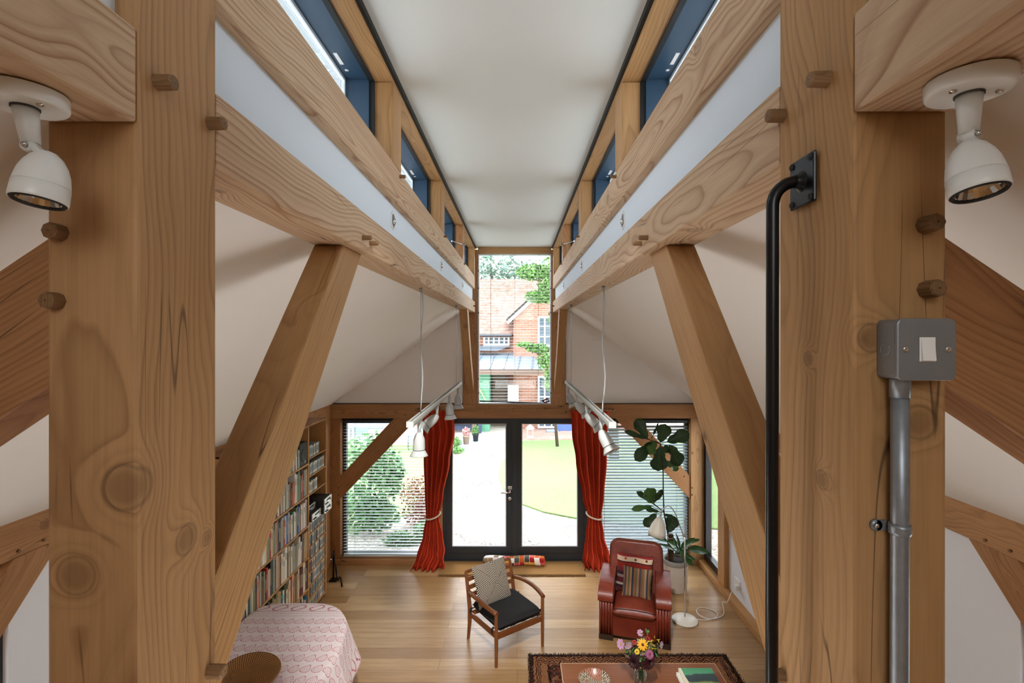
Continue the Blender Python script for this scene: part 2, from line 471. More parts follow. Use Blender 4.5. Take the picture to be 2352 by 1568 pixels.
for s in (-1, 1):
    side = wall_word(s)
    # tall front posts
    if s < 0: y0, y1, wd = .78, .985, .144
    else: y0, y1, wd = .745, .955, .143
    xi, xo = sx(s,0), sx(s,wd)
    p = MB().box(xi, xo, y0, y1, 0, ZC-.003)
    lab = ('tall pale timber post with two large cracked knots, nearest the camera on the bookcase side' if s < 0
           else 'tall timber post carrying the grey light switch and black grab rail')
    lab = lab.replace(', nearest the camera on the bookcase side', ' facing the switch post')
    post = obj('timber_post', p, W_POSTL if s < 0 else W_POSTR, M=frame(((xi+xo)/2, (y0+y1)/2, 2.2), (0,0,1), (1,0,0)), bevel=.006)
    tag(post, lab, 'post')
    if s < 0:
        for (y, z) in ((.822,3.693),(.962,3.685),(.962,2.614)): peg(post, (xi, y, z), (1,0,0))
        for (x, z) in ((-.723,3.433),(-.728,3.325)): peg(post, (x, y0, z), (0,-1,0), .0135, .022)
    else:
        for (y, z) in ((.806,3.69),(.94,3.69),(.94,2.62)): peg(post, (xi, y, z), (-1,0,0))
        for (x, z) in ((.616,3.437),(.618,3.34)): peg(post, (x, y0, z), (0,-1,.0), .0135, .026)
    # lower dormer beam, beyond and before the post
    xo = sx(s,.148)
    b1 = timber('timber_beam', xi, xo, y1, YF-.02, 3.603, 3.757, 'y', W_PALE, 'long lower dormer beam running from the %s post to the gable' % ('two-knot' if s < 0 else 'switch'), 'beam')
    for (y, z) in ((1.915,3.652),(2.01,3.648),(6.75,3.68)): peg(b1, (xi, y, z), (-s,0,0), .010, .035)
    b2 = timber('timber_beam', xi, xo, YB, y0, 3.607, 3.757, 'y', W_PALE, 'short beam with round white spotlight fixed below, beside the %s post' % ('two-knot' if s < 0 else 'switch'), 'beam')
    # upper beam below the dormer windows
    b3 = timber('timber_beam', xi, sx(s,.15), YB, YF-.02, 3.94, 4.115, 'y', W_PALE, 'deep upper dormer beam carrying the clerestory windows on the %s' % side, 'beam')
    for y in (2.55, 4.07, 5.6): peg(b3, (xi, y-.03, 4.085), (-s,0,0), .009, .03)
    # clerestory posts and head
    words = ['second clerestory post from the far gable', 'third clerestory post from the far gable', 'fourth clerestory post from the far gable', 'clerestory post standing in the gable corner']
    for k, (ya, yb) in enumerate(((5.45,5.62),(3.91,4.08),(2.385,2.556))):
        timber('clerestory_post', xi, sx(s,.095), ya, yb, 4.115, 4.502, 'z', W_STRUT if k else W_RED, 'short timber ' + words[k] + ', ' + side, 'post')
    timber('clerestory_post', xi, sx(s,.095), 6.88, 7.02, 4.115, 4.502, 'z', W_STRUT, 'short timber ' + words[3] + ', ' + side, 'post')
    timber('head_plate', xi, sx(s,.095), YB, 7.04, 4.502, 4.538, 'y', W_STRUT, 'thin timber head plate above clerestory windows on the ' + side, 'beam', bevel=.003)
    struct(obj('trim_%d' % (2 if s < 0 else 3), MB().box(sx(s,-.016), sx(s,.001), YB, 7.04, 4.515, 4.5405), M_BLACK))
    # big diagonal strut, post to lower beam
    xa, xb = sx(s,.036), sx(s,.142)
    poly = [(1.80,3.603),(2.02,3.603),(y1,2.43),(y1,2.70)]
    M = frame((xa, 1.5, 3.0), (0, .68, .73), (1,0,0))
    st = obj('diagonal_strut', MB().prism(poly, xa, xb, 'x'), W_STRUT, M=M, bevel=.006)
    tag(st, 'thick diagonal timber strut rising from the %s post to the lower beam' % ('two-knot' if s < 0 else 'switch'), 'strut')
    # principal rafter, outwards and down from the post
    yr0, yr1 = y0+.04, y0+.145
    xs = sx(s,wd); dz = -.665
    xe = (XL if s < 0 else XR)
    zt = 3.27+244*yr0/F; zb = 3.27-99*yr0/F
    ln = abs(xe-xs)
    poly = [(xs, zt+.012), (xs, zb+.012), (xe, zb+dz*ln), (xe, zt+dz*ln)]
    M = frame((xs, yr0, 3.2), (s, 0, dz), (0,1,0))
    rf = obj('principal_rafter', MB().prism(poly, yr0, yr1, 'y'), W_RED, M=M, bevel=.006)
    tag(rf, 'broad sloping timber rafter behind the %s post, down to the side wall' % ('two-knot' if s < 0 else 'switch'), 'rafter')
    # wall plate, wall brace and side posts
    xp0, xp1 = (XL-.10, XL) if s < 0 else (XR, XR+.10)
    wp = timber('wall_plate', xp0, xp1, YB, YF, ZP0, ZP1, 'y', W_RED, 'horizontal timber wall plate at the eaves on the ' + side, 'beam')
    for y in (2.76, 2.62): peg(wp, (XL if s < 0 else XR, y, 2.125), (-s,0,0), .009, .012)
    poly = [(2.60,2.09),(2.885,2.09),(2.2,1.36),(2.02,1.47)]
    M = frame(((xp0+xp1)/2, 2.4, 1.8), (0, .69, .72), (1,0,0))
    wb = obj('wall_brace', MB().prism(poly, xp0+.01, xp1, 'x'), W_RED, M=M, bevel=.005)
    tag(wb, 'slanting timber brace below the wall plate on the ' + side, 'brace')
    # frame of the side window beside the brace
    nwin[0] += 1
    xw = XL-.12 if s < 0 else XR+.12
    rt = struct(empty('window_%d' % nwin[0], (xw, 1.9, .95)))
    m = MB()
    for (a, b, c, d) in ((1.2,2.62,.95,1.01),(1.2,2.62,2.04,2.10),(1.2,1.26,1.01,2.04),(2.56,2.62,1.01,2.04)): m.box(xw-.04, xw+.04, a, b, c, d)
    obj('window_frame', m, M_DARK, rt)
    obj('pane', MB().box(xw-.004, xw+.004, 1.26, 2.56, 1.01, 2.04), M_GLASS, rt)
    # jamb post of tall gable window
    ja, jb = (JL0, JL1) if s < 0 else (JR0, JR1)
    jp = timber('gable_post', ja, jb, YF-.02, 7.16, ZP1, 4.502, 'z', W_RED, 'timber jamb post of the tall gable window on the ' + side, 'post')
    # knee brace at the gable
    xa, xb = sx(s,.018), sx(s,.118)
    pts_out = []; pts_in = []
    for i in range(9):
        t = i/8
        y = 6.1 + (7.03-6.1)*t; z = 3.603 + (2.44-3.603)*t
        bow = .06*math.sin(PI*t)
        pts_in.append((y - bow*.75, z - bow*.6)); pts_out.append((min(7.03, y+.13 - bow*.75), z + .06*(1 if t > .0 else 0) - bow*.6))
    pts_out[0] = (6.25, 3.603); pts_out[-1] = (7.03, 2.62)
    M = frame((xa, 6.5, 3.0), (0, -.63, .78), (1,0,0))
    kb = obj('knee_brace', MB().prism(pts_in + pts_out[::-1], xa, xb, 'x'), W_STRUT, M=M, bevel=.004)
    tag(kb, 'slim curved knee brace beside the tall gable window on the ' + side, 'brace')
# lintel, gable posts, door jambs, sills
lt = timber('gable_lintel', XL, XR, YF-.02, 7.17, ZP0, ZP1, 'x', W_RED, 'long reddish timber lintel above the glazed doors and curtains', 'beam')
for (x, z) in ((-1.6,2.14),(-1.5,2.14),(-.45,2.15),(.4,2.24),(-.4,2.24)): peg(lt, (x, YF-.02, z), (0,-1,0), .011, .012)
gp = timber('gable_post', XL-.055, -2.53, YF-.02, 7.17, .08, ZP0, 'z', W_RED, 'pegged timber corner post between bookcase and blinds', 'post')
for z in (1.0, 1.1): peg(gp, (-2.55, YF-.02, z), (0,-1,0), .011, .012)
gp = timber('gable_post', 2.48, XR+.09, YF-.02, 7.17, .0, ZP0, 'z', W_STRUT, 'cracked timber corner post behind the potted fig', 'post')
for z in (1.0, 1.1): peg(gp, (2.5, YF-.02, z), (0,-1,0), .011, .012)
timber('door_jamb', -1.135, -1.075, YF, 7.2, .0, ZP0, 'z', W_RED, 'narrow timber jamb behind the curtain on the bookcase side', 'jamb')
timber('door_jamb', 1.01, 1.07, YF, 7.2, .0, ZP0, 'z', W_RED, 'narrow timber jamb behind the curtain near the armchair', 'jamb')
timber('window_sill', XL, -1.135, YF-.03, 7.22, .0, .08, 'x', W_RED, 'low timber sill below the open blinds by the bookcase', 'sill')
timber('window_sill', 1.07, 2.48, YF-.03, 7.22, .0, .08, 'x', W_RED, 'low timber sill below the closed blinds behind the armchair', 'sill')
timber('gable_beam', JL1, JR0, YF-.02, 7.16, 4.445, 4.54, 'x', W_STRUT, 'timber head across the top of the tall gable window', 'beam')
# braces on the gable
def pxp(u, v, y): return ((u-VX)*y/F, CAMZ-(v-VY)*y/F)
for s, q in ((-1, [(908,957),(962,957),(779,1148),(779,1096)]), (1, [(1462,957),(1410,957),(1587,1148),(1587,1096)])):
    poly = [pxp(u, v, YF) for u, v in q]
    zd = (poly[0][0]-poly[3][0], 0, poly[0][1]-poly[3][1])
    M = frame((poly[0][0], 7.08, 1.6), zd, (0,1,0))
    gb = obj('gable_brace', MB().prism(poly, YF-.005, 7.085, 'y'), W_RED, M=M, bevel=.004)
    tag(gb, 'diagonal timber brace in front of the %s blinds' % ('open' if s < 0 else 'closed'), 'brace')
    p3 = Vector(poly[3]); p0 = Vector(poly[0])
    q1 = p3 + (p0-p3)*.12
    peg(gb, (q1.x, YF-.005, q1.y-.09), (0,-1,0), .010, .008)
timber('wall_post', XL-.05, XL-.002, 6.26, 7.03, .06, ZP0, 'z', W_RED, 'reddish timber wall post between bookcase end and the corner post', 'post')
# right wall: glazed slot and post beside the socket
timber('wall_post', XR-.01, XR+.10, 6.23, 6.43, .08, ZP0, 'z', W_SHELF, 'pegged timber wall post between dark slot window and socket', 'post')
nwin[0] += 1
rt = struct(empty('window_%d' % nwin[0], (XR+.08, 6.74, .08)))
m = MB()
for (a, b, c, d) in ((6.43,7.03,.08,.17),(6.43,7.03,2.0,2.09),(6.43,6.50,.17,2.0),(6.96,7.03,.17,2.0)): m.box(XR+.04, XR+.12, a, b, c, d)
obj('window_frame', m, M_BLKMETAL, rt)
obj('pane', MB().box(XR+.09, XR+.095, 6.50, 6.96, .17, 2.0), M_GLASS, rt)

# ------------------------------------------------------------------ far windows and doors
def rectframe(x0, x1, z0, z1, y0, y1, t, tt=None):
    tt = tt or t
    return MB().box(x0, x1, y0, y1, z0, z0+t).box(x0, x1, y0, y1, z1-tt, z1).box(x0, x0+t, y0, y1, z0+t, z1-tt).box(x1-t, x1, y0, y1, z0+t, z1-tt)
for (x0, x1) in ((-2.53,-1.135),(1.07,2.48)):
    nwin[0] += 1
    rt = struct(empty('window_%d' % nwin[0], ((x0+x1)/2, 7.16, .08)))
    obj('window_frame', rectframe(x0, x1, .08, ZP0, 7.13, 7.20, .05, .06), M_DARK, rt)
    obj('pane', MB().box(x0+.05, x1-.05, 7.16, 7.166, .13, ZP0-.05), M_GLASS, rt)
nwin[0] += 1
rt = struct(empty('window_%d' % nwin[0], (CX, 7.1, ZP1)))
obj('window_frame', rectframe(JL1, JR0, ZP1, 4.445, 7.06, 7.14, .014), M_ALU, rt)
obj('pane', MB().box(JL1+.014, JR0-.014, 7.12, 7.126, ZP1+.014, 4.43), M_GLASS, rt)
m = MB()
for z in (2.45, 2.65, 3.6, 3.95, 4.2):
    for x in (JL1+.004, JR0-.004): m.box(x-.008, x+.008, 7.045, 7.062, z-.01, z+.01)
obj('fixing_clip', m, M_BLACK, rt)
def blind(x0, x1, z0, z1, y, tilt, pitch, wslat, mat, label, rail=True, cords=(.12,.88), ztilt=0.0):
    rt = empty('venetian_blind', ((x0+x1)/2, y, z0), label, 'blind')
    m = MB(); n = int((z1-z0-.06)/pitch)
    for i in range(n):
        z = z0+.035+i*pitch
        prev = None
        for k in range(3):
            a = (k-1)/2*wslat
            yy = y + a*math.cos(tilt); zz = z + a*math.sin(tilt) + .003*(1-abs(k-1))
            cur = ((x0, yy, zz), (x1, yy, zz))
            if prev: m.add([prev[0], prev[1], cur[1], cur[0]], [(0,1,2,3)], 0, True)
            prev = cur
    obj('slats', m, mat, rt)
    if rail: obj('head_rail', MB().box(x0, x1, y-.02, y+.02, z1-.045, z1), M_DARK, rt, bevel=.003)
    b = MB().bar((x0, y, z0+.012), (x1, y, z0+.012-ztilt), .03, .018, (0,0,1)) if ztilt else MB().box(x0, x1, y-.018, y+.018, z0, z0+.02)
    obj('bottom_rail', b, M_DARK if ztilt else mat, rt)
    for f in cords:
        x = x0+(x1-x0)*f
        obj('cord', MB().tube([(x, y-wslat*.45, z0), (x, y-wslat*.45, z1)], .0014, 4).tube([(x, y+wslat*.45, z0), (x, y+wslat*.45, z1)], .0014, 4), M_GAP, rt)
    return rt
M_SLAT = plain('slat_grey_blue', '#a3b2b8', .38, .1, var=.03)
M_SLATL = plain('slat_light', '#d3dbdd', .4, .05, var=.03)
M_SLATW = plain('slat_white', '#dfe2e2', .45, var=.02)
blind(-2.50, -1.15, .10, 2.06, 7.09, math.radians(-4), .0435, .05, M_SLATL, 'venetian blind with open slats beside the bookcase')
blind(1.09, 2.455, .10, 2.06, 7.09, math.radians(28), .0435, .05, M_SLAT, 'venetian blind with half-closed grey slats behind the potted fig')
tb = blind(JL1+.02, JR0-.02, ZP1+.03, 4.44, 7.09, math.radians(-3), .0445, .035, M_SLATW, 'tall venetian blind with thin open slats in the gable window', False, (.16,.5,.84,), .035)
c = MB().tube([(JR0-.12, 7.06, 2.34), (JR0-.05, 7.05, 2.37), (JR0-.03, 7.06, 2.33), (JR0-.09, 7.05, 2.315), (JR0-.13, 7.055, 2.345)], .012, 6)
obj('cord_bundle', c, plain('red_cord', '#8c2f26', .8), tb)
obj('cord_toggle', MB().lathe([(.003,0),(.007,.01),(.007,.05),(.003,.06)], (JR0-.15, 7.06, 4.22), n=8), M_BLACK, tb)

# glazed doors
d = struct(empty('door_1', (CX, 7.15, 0)))
m = MB()
m.box(-1.075, -1.03, 7.10, 7.20, 0, 2.09).box(.965, 1.01, 7.10, 7.20, 0, 2.09).box(-1.03, .965, 7.10, 7.20, 2.045, 2.09)
obj('door_frame', m, M_DARK, d, bevel=.003)
obj('threshold', MB().box(-1.03, .965, 7.09, 7.21, 0, .035), M_DARK, d)
for k, (x0, x1, g0, g1) in enumerate(((-1.03, -.035, -.943, -.158), (-.031, .965, .063, .875))):
    m = MB().box(x0, x1, 7.115, 7.185, .035, .22).box(x0, x1, 7.115, 7.185, 2.0, 2.045).box(x0, g0, 7.115, 7.185, .22, 2.0).box(g1, x1, 7.115, 7.185, .22, 2.0)
    lf = obj('door_leaf', m, M_DARK, d, bevel=.003)
    obj('pane', MB().box(g0, g1, 7.145, 7.151, .22, 2.0), M_GLASS, lf)
    b = MB()
    for (a, e, f, h) in ((g0, g1, .22, .232), (g0, g1, 1.988, 2.0), (g0, g0+.012, .232, 1.988), (g1-.012, g1, .232, 1.988)): b.box(a, e, 7.122, 7.145, f, h)
    obj('glazing_bead', b, M_ALU if k == 0 else M_ALU, lf)
    obj('rail_line', MB().box(x0+.03, x1-.03, 7.1135, 7.116, .125, .131), M_BLACK, lf)
obj('astragal', MB().box(-.075, .006, 7.095, 7.117, .04, 2.04), M_DARK, d, bevel=.004)
hd = MB().lathe([(.0,0),(.026,0),(.026,-.012),(0,-.012)], (-.105, 7.114, 1.02), (0,1,0), 16)
hd.tube([(-.105,7.114,1.02),(-.105,7.065,1.02),(-.12,7.055,1.02),(-.235,7.055,1.02)], .0105, 8)
obj('door_handle', hd, M_CHROME, d)
obj('lock_plate', MB().box(-.135, -.075, 7.088, 7.1, 1.055, 1.10), plain('brushed_plate', '#c9c9c5', .35, .6), d, bevel=.002)
obj('lock_cylinder', MB().lathe([(0,0),(.026,0),(.026,-.02),(.018,-.026),(0,-.026)], (-.105, 7.1, .925), (0,1,0), 16), M_CHROME, d)
# ------------------------------------------------------------------ curtains and rail
def cloth_mat(name, hexc, rough=.85, weave=900):
    m, nt, out = newmat(name); c = sr(hexc)
    co = texco(nt)
    n1 = noise(nt, co, 6, 2).outputs[0]; n2 = noise(nt, co, weave, 2).outputs[0]
    col = mixc(nt, n1, tuple(x*.82 for x in c), tuple(min(1, x*1.1) for x in c))
    princ(nt, out, col, rough, 0, .12, n2, .12, .001)
    return m
M_CURT = cloth_mat('red_cotton', '#bd3f25')
M_BEAD = plain('pearl_bead', '#d9cdb8', .3, var=.05)
def lerp(tab, z):
    tab = sorted(tab)
    if z <= tab[0][0]: return tab[0][1:]
    for a, b in zip(tab, tab[1:]):
        if z <= b[0]:
            t = (z-a[0])/(b[0]-a[0]); t = t*t*(3-2*t)
            return tuple(p+(q-p)*t for p, q in zip(a[1:], b[1:]))
    return tab[-1][1:]
def curtain(tab, seed, n, label, s):
    random.seed(seed); ph = [random.uniform(-.5,.5) for _ in range(12)]
    ztop = 2.185
    def fn(u, v):
        z = ztop*(1-v) + .004
        x0, x1, amp = lerp(tab, z)
        wob = sum(math.sin(2*PI*u*(k+1)+ph[k]*6+z*.9)*.016/(k+1) for k in range(3))
        x = x0+(x1-x0)*(u+wob*(.5-abs(u-.5))*2)
        puddle = max(0, .30-z)
        y = 6.955 + amp*math.sin(2*PI*n*(u+wob)+ph[3]) + amp*.22*math.sin(2*PI*n*.47*u+ph[4]+z*.8) - .35*puddle
        y += .03*math.sin(u*9+z*14+ph[5])*min(1, puddle*5)
        x += .018*math.sin(z*26+u*7+ph[6])*min(1, puddle*5)
        return (x, y, z)
    ct = empty('curtain', ((tab[0][1]+tab[0][2])/2, 6.95, 0), label, 'curtain', None)
    obj('cloth', MB().grid(130, 56, fn), M_CURT, ct, solid=.003)
    hd = MB()
    x0, x1, _ = lerp(tab, 2.18)
    def fh(u, v):
        return (x0-.01+(x1-x0+.02)*u, 6.952+.022*math.sin(2*PI*n*u+ph[3]), 2.165+.05*v+.006*math.sin(2*PI*n*u))
    hd.grid(90, 3, fh); obj('heading', hd, M_CURT, ct, solid=.003)
    for k in range(7):
        xx = x0+(x1-x0)*(k+.5)/7
        r = MB()
        pts = [(xx, 6.985+.024*math.cos(a), 2.215+.024*math.sin(a)) for a in [2*PI*i/12 for i in range(13)]]
        r.tube(pts, .0035, 5, cap=False); obj('curtain_ring', r, M_WOODRING, ct)
    return ct
M_WOODRING = plain('ring_wood', '#9a6a3d', .45)
CL = [(2.2,-1.365,-.905,.026),(1.9,-1.335,-.885,.032),(1.5,-1.325,-.955,.035),(1.0,-1.305,-1.045,.034),(.72,-1.288,-1.105,.024),(.45,-1.33,-1.05,.035),(.2,-1.40,-1.015,.042),(.0,-1.485,-1.03,.05)]
CR_ = [(2.2,.765,1.285,.026),(1.9,.775,1.275,.032),(1.5,.83,1.265,.035),(1.0,.925,1.225,.034),(.72,.995,1.190,.024),(.45,.965,1.225,.035),(.2,.93,1.29,.042),(.0,.925,1.33,.05)]
curtain(CL, 3, 5, 'red floor-length curtain tied back on the bookcase side of the doors', -1)
curtain(CR_, 8, 5, 'red floor-length curtain tied back on the armchair side of the doors', 1)
for (xa, xb, lab) in ((-1.288, -1.105, 'string of pale beads tying the curtain nearer the bookcase'), (.995, 1.19, 'string of pale beads tying the curtain nearer the armchair')):
    m = MB(); c = (xa+xb)/2; rx = (xb-xa)/2+.016
    for k in range(34):
        a = 2*PI*k/34
        tilt = .05*math.cos(a)*(-1 if c < 0 else 1)*-1
        m.sphere((c+rx*math.cos(a), 6.955+.068*math.sin(a), .735+tilt*.6+.03*math.sin(a)), .0135, 8, 6)
    tag(obj('bead_tieback', m, M_BEAD), lab, 'tieback')
rl = empty('curtain_rail', (-.04, 6.985, 2.215), 'thin wooden curtain rail across the lintel', 'curtain rail')
obj('rod', MB().tube([(-1.42,6.985,2.215),(1.36,6.985,2.215)], .0125, 10), W_STRUT, rl, M=frame((0,6.985,2.215),(1,0,0),(0,0,1)))
for x in (-1.40, -.045, 1.33):
    obj('rail_bracket', MB().lathe([(0,0),(.03,0),(.03,.012),(.012,.016),(.012,.05),(0,.05)], (x, 7.03, 2.215), (0,-1,0), 12), M_WOODRING, rl)
for x in (-1.43, 1.37):
    obj('finial', MB().sphere((x, 6.985, 2.215), .02), M_WOODRING, rl)

# ------------------------------------------------------------------ spotlights on the beams
def beam_spot(x, y, hx, hy, tilt, label):
    z = 3.605
    r = empty('ceiling_spotlight', (x, y, z), label, 'spotlight')
    obj('ceiling_rose', MB().lathe([(0,0),(.047,0),(.047,-.017),(.044,-.021),(0,-.021)], (x,y,z), n=40), M_WMETAL, r, bevel=.002)
    for dx in (-.03, .03):
        obj('screw', MB().lathe([(.0045,0),(.004,-.0025),(0,-.0025)], (x+dx, y-.01, z-.021), n=10), M_CHROME, r)
    obj('collar', MB().lathe([(.016,0),(.016,-.003),(.0,-.003)], (x,y,z-.0205), n=20), M_GAP, r)
    p0 = Vector((x, y, z-.022)); p1 = Vector((x+(hx-x)*.25, y, z-.072))
    obj('stem', MB().tube([p0, p0+(p1-p0)*.5, p1], [.0145,.0125,.0105], 14), M_WMETAL, r)
    j = MB().lathe([(0,-.009),(.0085,-.009),(.0085,.009),(0,.009)], p1+Vector((0,0,-.004)), (1 if tilt[1] == 0 else .3, -1, 0), 12)
    obj('joint', j, M_WMETAL, r)
    obj('screw', MB().lathe([(0,0),(.004,0),(.003,.003),(0,.003)], p1+Vector((.002,-.011,-.004)), (0,-1,0), 10), M_CHROME, r)
    # head: a tilted bell
    ax = Vector(tilt).normalized()
    top = Vector((hx, hy, 3.522))
    k = (top-p1)
    obj('knuckle', MB().bar(p1, top+ax*.008, .008, .014, (0,1,0)), M_WMETAL, r, bevel=.002)
    k_ = .74; kh = .90
    prof = [(.004,-.001),(.014,.002),(.024,.010),(.032,.021),(.0375,.034),(.0405,.048),(.0412,.054)]
    h = obj('lamp_head', MB().lathe([(r_*k_,h_*kh) for r_,h_ in prof], top, ax, 40), M_WMETAL, r)
    obj('lamp_ring', MB().lathe([(r_*k_,h_*kh) for r_,h_ in [(.0405,.054),(.0418,.0545),(.0424,.076),(.0415,.079),(.039,.079),(.037,.070)]], top, ax, 40), M_WMETAL, r)
    obj('gasket', MB().lathe([(r_*k_,h_*kh) for r_,h_ in [(.0408,.0785),(.038,.0815),(.034,.0795),(.033,.074)]], top, ax, 40), M_BLACK, r)
    obj('reflector', MB().lathe([(r_*k_,h_*kh) for r_,h_ in [(.034,.0775),(.028,.069),(.018,.058),(.006,.055),(0,.055)]], top, ax, 24, smooth=False), M_REFLECT, r)
    return r
beam_spot(-.676, .676, -.644, .676, (-.06,-.14,-1), 'white spotlight hanging under the beam above the two-knot post')
beam_spot(.588, .640, .586, .640, (.03,-.20,-1), 'white spotlight hanging under the beam above the light switch')
# round lights recessed in the white dormer panels
for s in (-1, 1):
    for k, y in enumerate((2.52, 4.12, 5.72)):
        x = sx(s,.036)
        r = empty('recessed_light', (x, y, 3.86), 'small round recessed light in the white dormer panel, ' + ['nearest the posts','middle of the row','nearest the gable'][k] + ', ' + wall_word(s), 'light', 'recessed lights in the dormer panels')
        d = Vector((-s,0,0))
        obj('bezel', MB().lathe([(.047,-.002),(.047,.004),(.04,.007),(.035,.004),(.034,-.002)], (x,y,3.86), d, 24), M_WMETAL, r)
        obj('reflector', MB().lathe([(.0,.0015),(.034,.0015),(.034,.003)], (x,y,3.86), d, 20), M_GALV, r)
        obj('bulb', MB().sphere((x-s*.006,y+.004,3.855), .018, 10, 6, sc=(.6,1,1)), M_REFLECT, r)

# ------------------------------------------------------------------ hanging track lights
M_TRACK = plain('track_grey', '#a7aaa8', .4, var=.02)
def track(x, ya, yb, z, ws, spots, label, dz=0):
    r = empty('track_light', (x, (ya+yb)/2, z), label, 'track light')
    m = MB().box(x-.019, x-.007, ya, yb, z-.012, z+.018).box(x+.007, x+.019, ya, yb, z-.012, z+.018).box(x-.019, x+.019, ya, yb, z-.016, z-.008).box(x-.022, x+.022, ya-.012, ya+.01, z-.017, z+.019)
    obj('track', m, M_TRACK, r)
    for i, y in enumerate(ws):
        w = MB().tube([(x,y,z+.01),(x,y,3.603)], .0018 if i else .0016, 5)
        w.lathe([(0,0),(.011,0),(.011,-.022),(.003,-.028)], (x,y,3.603), n=10)
        obj('suspension_wire', w, M_GALV, r)
    y = ws[0]
    pts = []
    for k in range(16):
        t = k/15
        pts.append((x+.008*math.sin(t*11)+.004, y+.012+.01*math.sin(t*7), 3.60+(z+.02-3.60)*t))
    obj('flex', MB().tube(pts, .0042, 6), M_TRACK, r)
    for (y, ax) in spots:
        ax = Vector(ax).normalized()
        h = empty('spot_head', (x, y, z-.016)); h.parent = r; h.matrix_basis = WORLD[r.name].inverted() @ WORLD[h.name]
        st = Vector((x, y, z-.016)); e = Vector((x, y, z-.115))
        obj('spot_stem', MB().tube([st, e], [.015,.010], 10).box(x-.015,x+.015,y-.04,y+.04,z-.03,z-.014), M_TRACK, h)
        b = e - ax*.012
        obj('spot_body', MB().lathe([(0,0),(.014,0),(.024,.012),(.038,.045),(.040,.075),(.041,.11),(.040,.118)], b, ax, 20), M_TRACK, h)
        obj('spot_ring', MB().lathe([(.036,.112),(.036,.126)], b, ax, 20), M_BLACK, h)
        obj('lamp_flare', MB().lathe([(.038,.122),(.044,.128),(.058,.152),(.062,.160),(.058,.162),(.046,.150)], b, ax, 24), M_TRACK, h)
        obj('reflector', MB().lathe([(.058,.160),(.04,.146),(.02,.132),(0,.130)], b, ax, 18, smooth=False), M_REFLECT, h)
track(-.67, 3.08, 5.80, 2.715, (3.42,5.40), [(3.36,(.0,-.05,-1)),(4.11,(-.75,-.2,-.62)),(4.85,(.08,0,-1)),(5.55,(.03,.0,-1))], 'white track with four spotlights hung beside the bookcase side lower beam')
track(.575, 2.98, 5.75, 2.73, (3.285,5.25), [(3.36,(.42,-.45,-.85)),(4.07,(.62,-.1,-.62)),(4.78,(.6,.0,-.65)),(5.52,(.35,-.2,-.8))], 'white track with four spotlights hung on the armchair side of the doors')

# ------------------------------------------------------------------ grab rail, switch, conduit
r = empty('grab_rail', (.503, .863, 3.54), 'black steel grab rail bracketed to the light switch post', 'grab rail')
M = Matrix.Translation((.503, .863, 3.54))
a = MB().box(.498, .504, .826, .900, 3.497, 3.583)
obj('bracket_plate', a, M_BLKMETAL, r, bevel=.004)
for (dy, dz) in ((-.028,-.034),(.028,-.034),(-.028,.034),(.028,.034)):
    obj('bolt', MB().sphere((.497, .863+dy, 3.54+dz), .006, 10, 6, sc=(.6,1,1)), M_BLACK, r)
pts = [(.502,.863,3.54),(.490,.863,3.54)]
for k in range(1, 9):
    an = PI/2*k/8
    pts.append((.490-.042*math.sin(an), .863, 3.498+.042*math.cos(an)))
pts += [(.447,.862,3.2),(.446,.862,2.8),(.4455,.862,1.79)]
obj('rail_tube', MB().tube(pts, .0105, 16), M_BLKMETAL, r)
obj('weld_collar', MB().lathe([(.020,0),(.014,.006),(.011,.012)], (.499,.863,3.54), (-1,0,0), 16), M_BLKMETAL, r)
yb = .745
sw = empty('light_switch', (.586, yb, 3.25), 'grey metal light switch box with white rocker on the timber post', 'light switch')
def rbox(x0, x1, z0, z1, y0, y1, rad, n=5):
    poly = []
    for (cx, cz, a0) in ((x1-rad,z1-rad,0),(x0+rad,z1-rad,PI/2),(x0+rad,z0+rad,PI),(x1-rad,z0+rad,1.5*PI)):
        for k in range(n+1):
            a = a0+PI/2*k/n; poly.append((cx+rad*math.cos(a), cz+rad*math.sin(a)))
    return MB().prism(poly, y0, y1, 'y')
cx, cz = .5855, 3.2505; hw = .0425; hh = .0445
obj('back_box', rbox(cx-hw+.001, cx+hw-.001, cz-hh+.001, cz+hh-.001, yb-.036, yb, .008), M_GREYBOX, sw, bevel=.0015)
obj('face_plate', rbox(cx-hw, cx+hw, cz-hh, cz+hh, yb-.042, yb-.0365, .009), M_GREYBOX, sw, bevel=.002)
obj('knockout', MB().lathe([(.0095,0),(.0095,-.0006),(.0083,-.0006),(.0083,0)], (cx-hw+.001, yb-.017, cz), (1,0,0), 20), M_GALV, sw)
for dx in (-.0305, .0305):
    obj('screw', MB().lathe([(.0042,0),(.0042,-.0012),(.0025,-.0016),(.001,-.0006),(0,-.0006)], (cx+dx, yb-.042, cz), (0,1,0), 12), M_CHROME, sw)
obj('rocker_frame', MB().box(cx-.0115, cx+.0115, yb-.0435, yb-.042, cz-.0175, cz+.0175), M_WPLASTIC, sw, bevel=.0008)
obj('rocker', MB().prism([(yb-.0433,cz-.016),(yb-.0475,cz-.016),(yb-.044,cz+.016),(yb-.0433,cz+.016)], cx-.0095, cx+.0095, 'x'), M_WPLASTIC, sw, bevel=.0008)
cd = empty('conduit', (.5655, .73, 1.8), 'galvanised conduit pipe running down from the light switch', 'conduit')
xc = .5655
obj('pipe', MB().tube([(xc,yb-.018,cz-hh),(xc,yb-.018,3.0),(xc-.001,yb-.018,2.7),(xc-.002,yb-.018,1.79)], .0118, 20), M_GALV, cd)
obj('coupling', MB().lathe([(.0118,-.027),(.0132,-.027),(.0132,0)], (xc,yb-.018,cz-hh), n=20), M_GALV, cd)
zz = 2.985
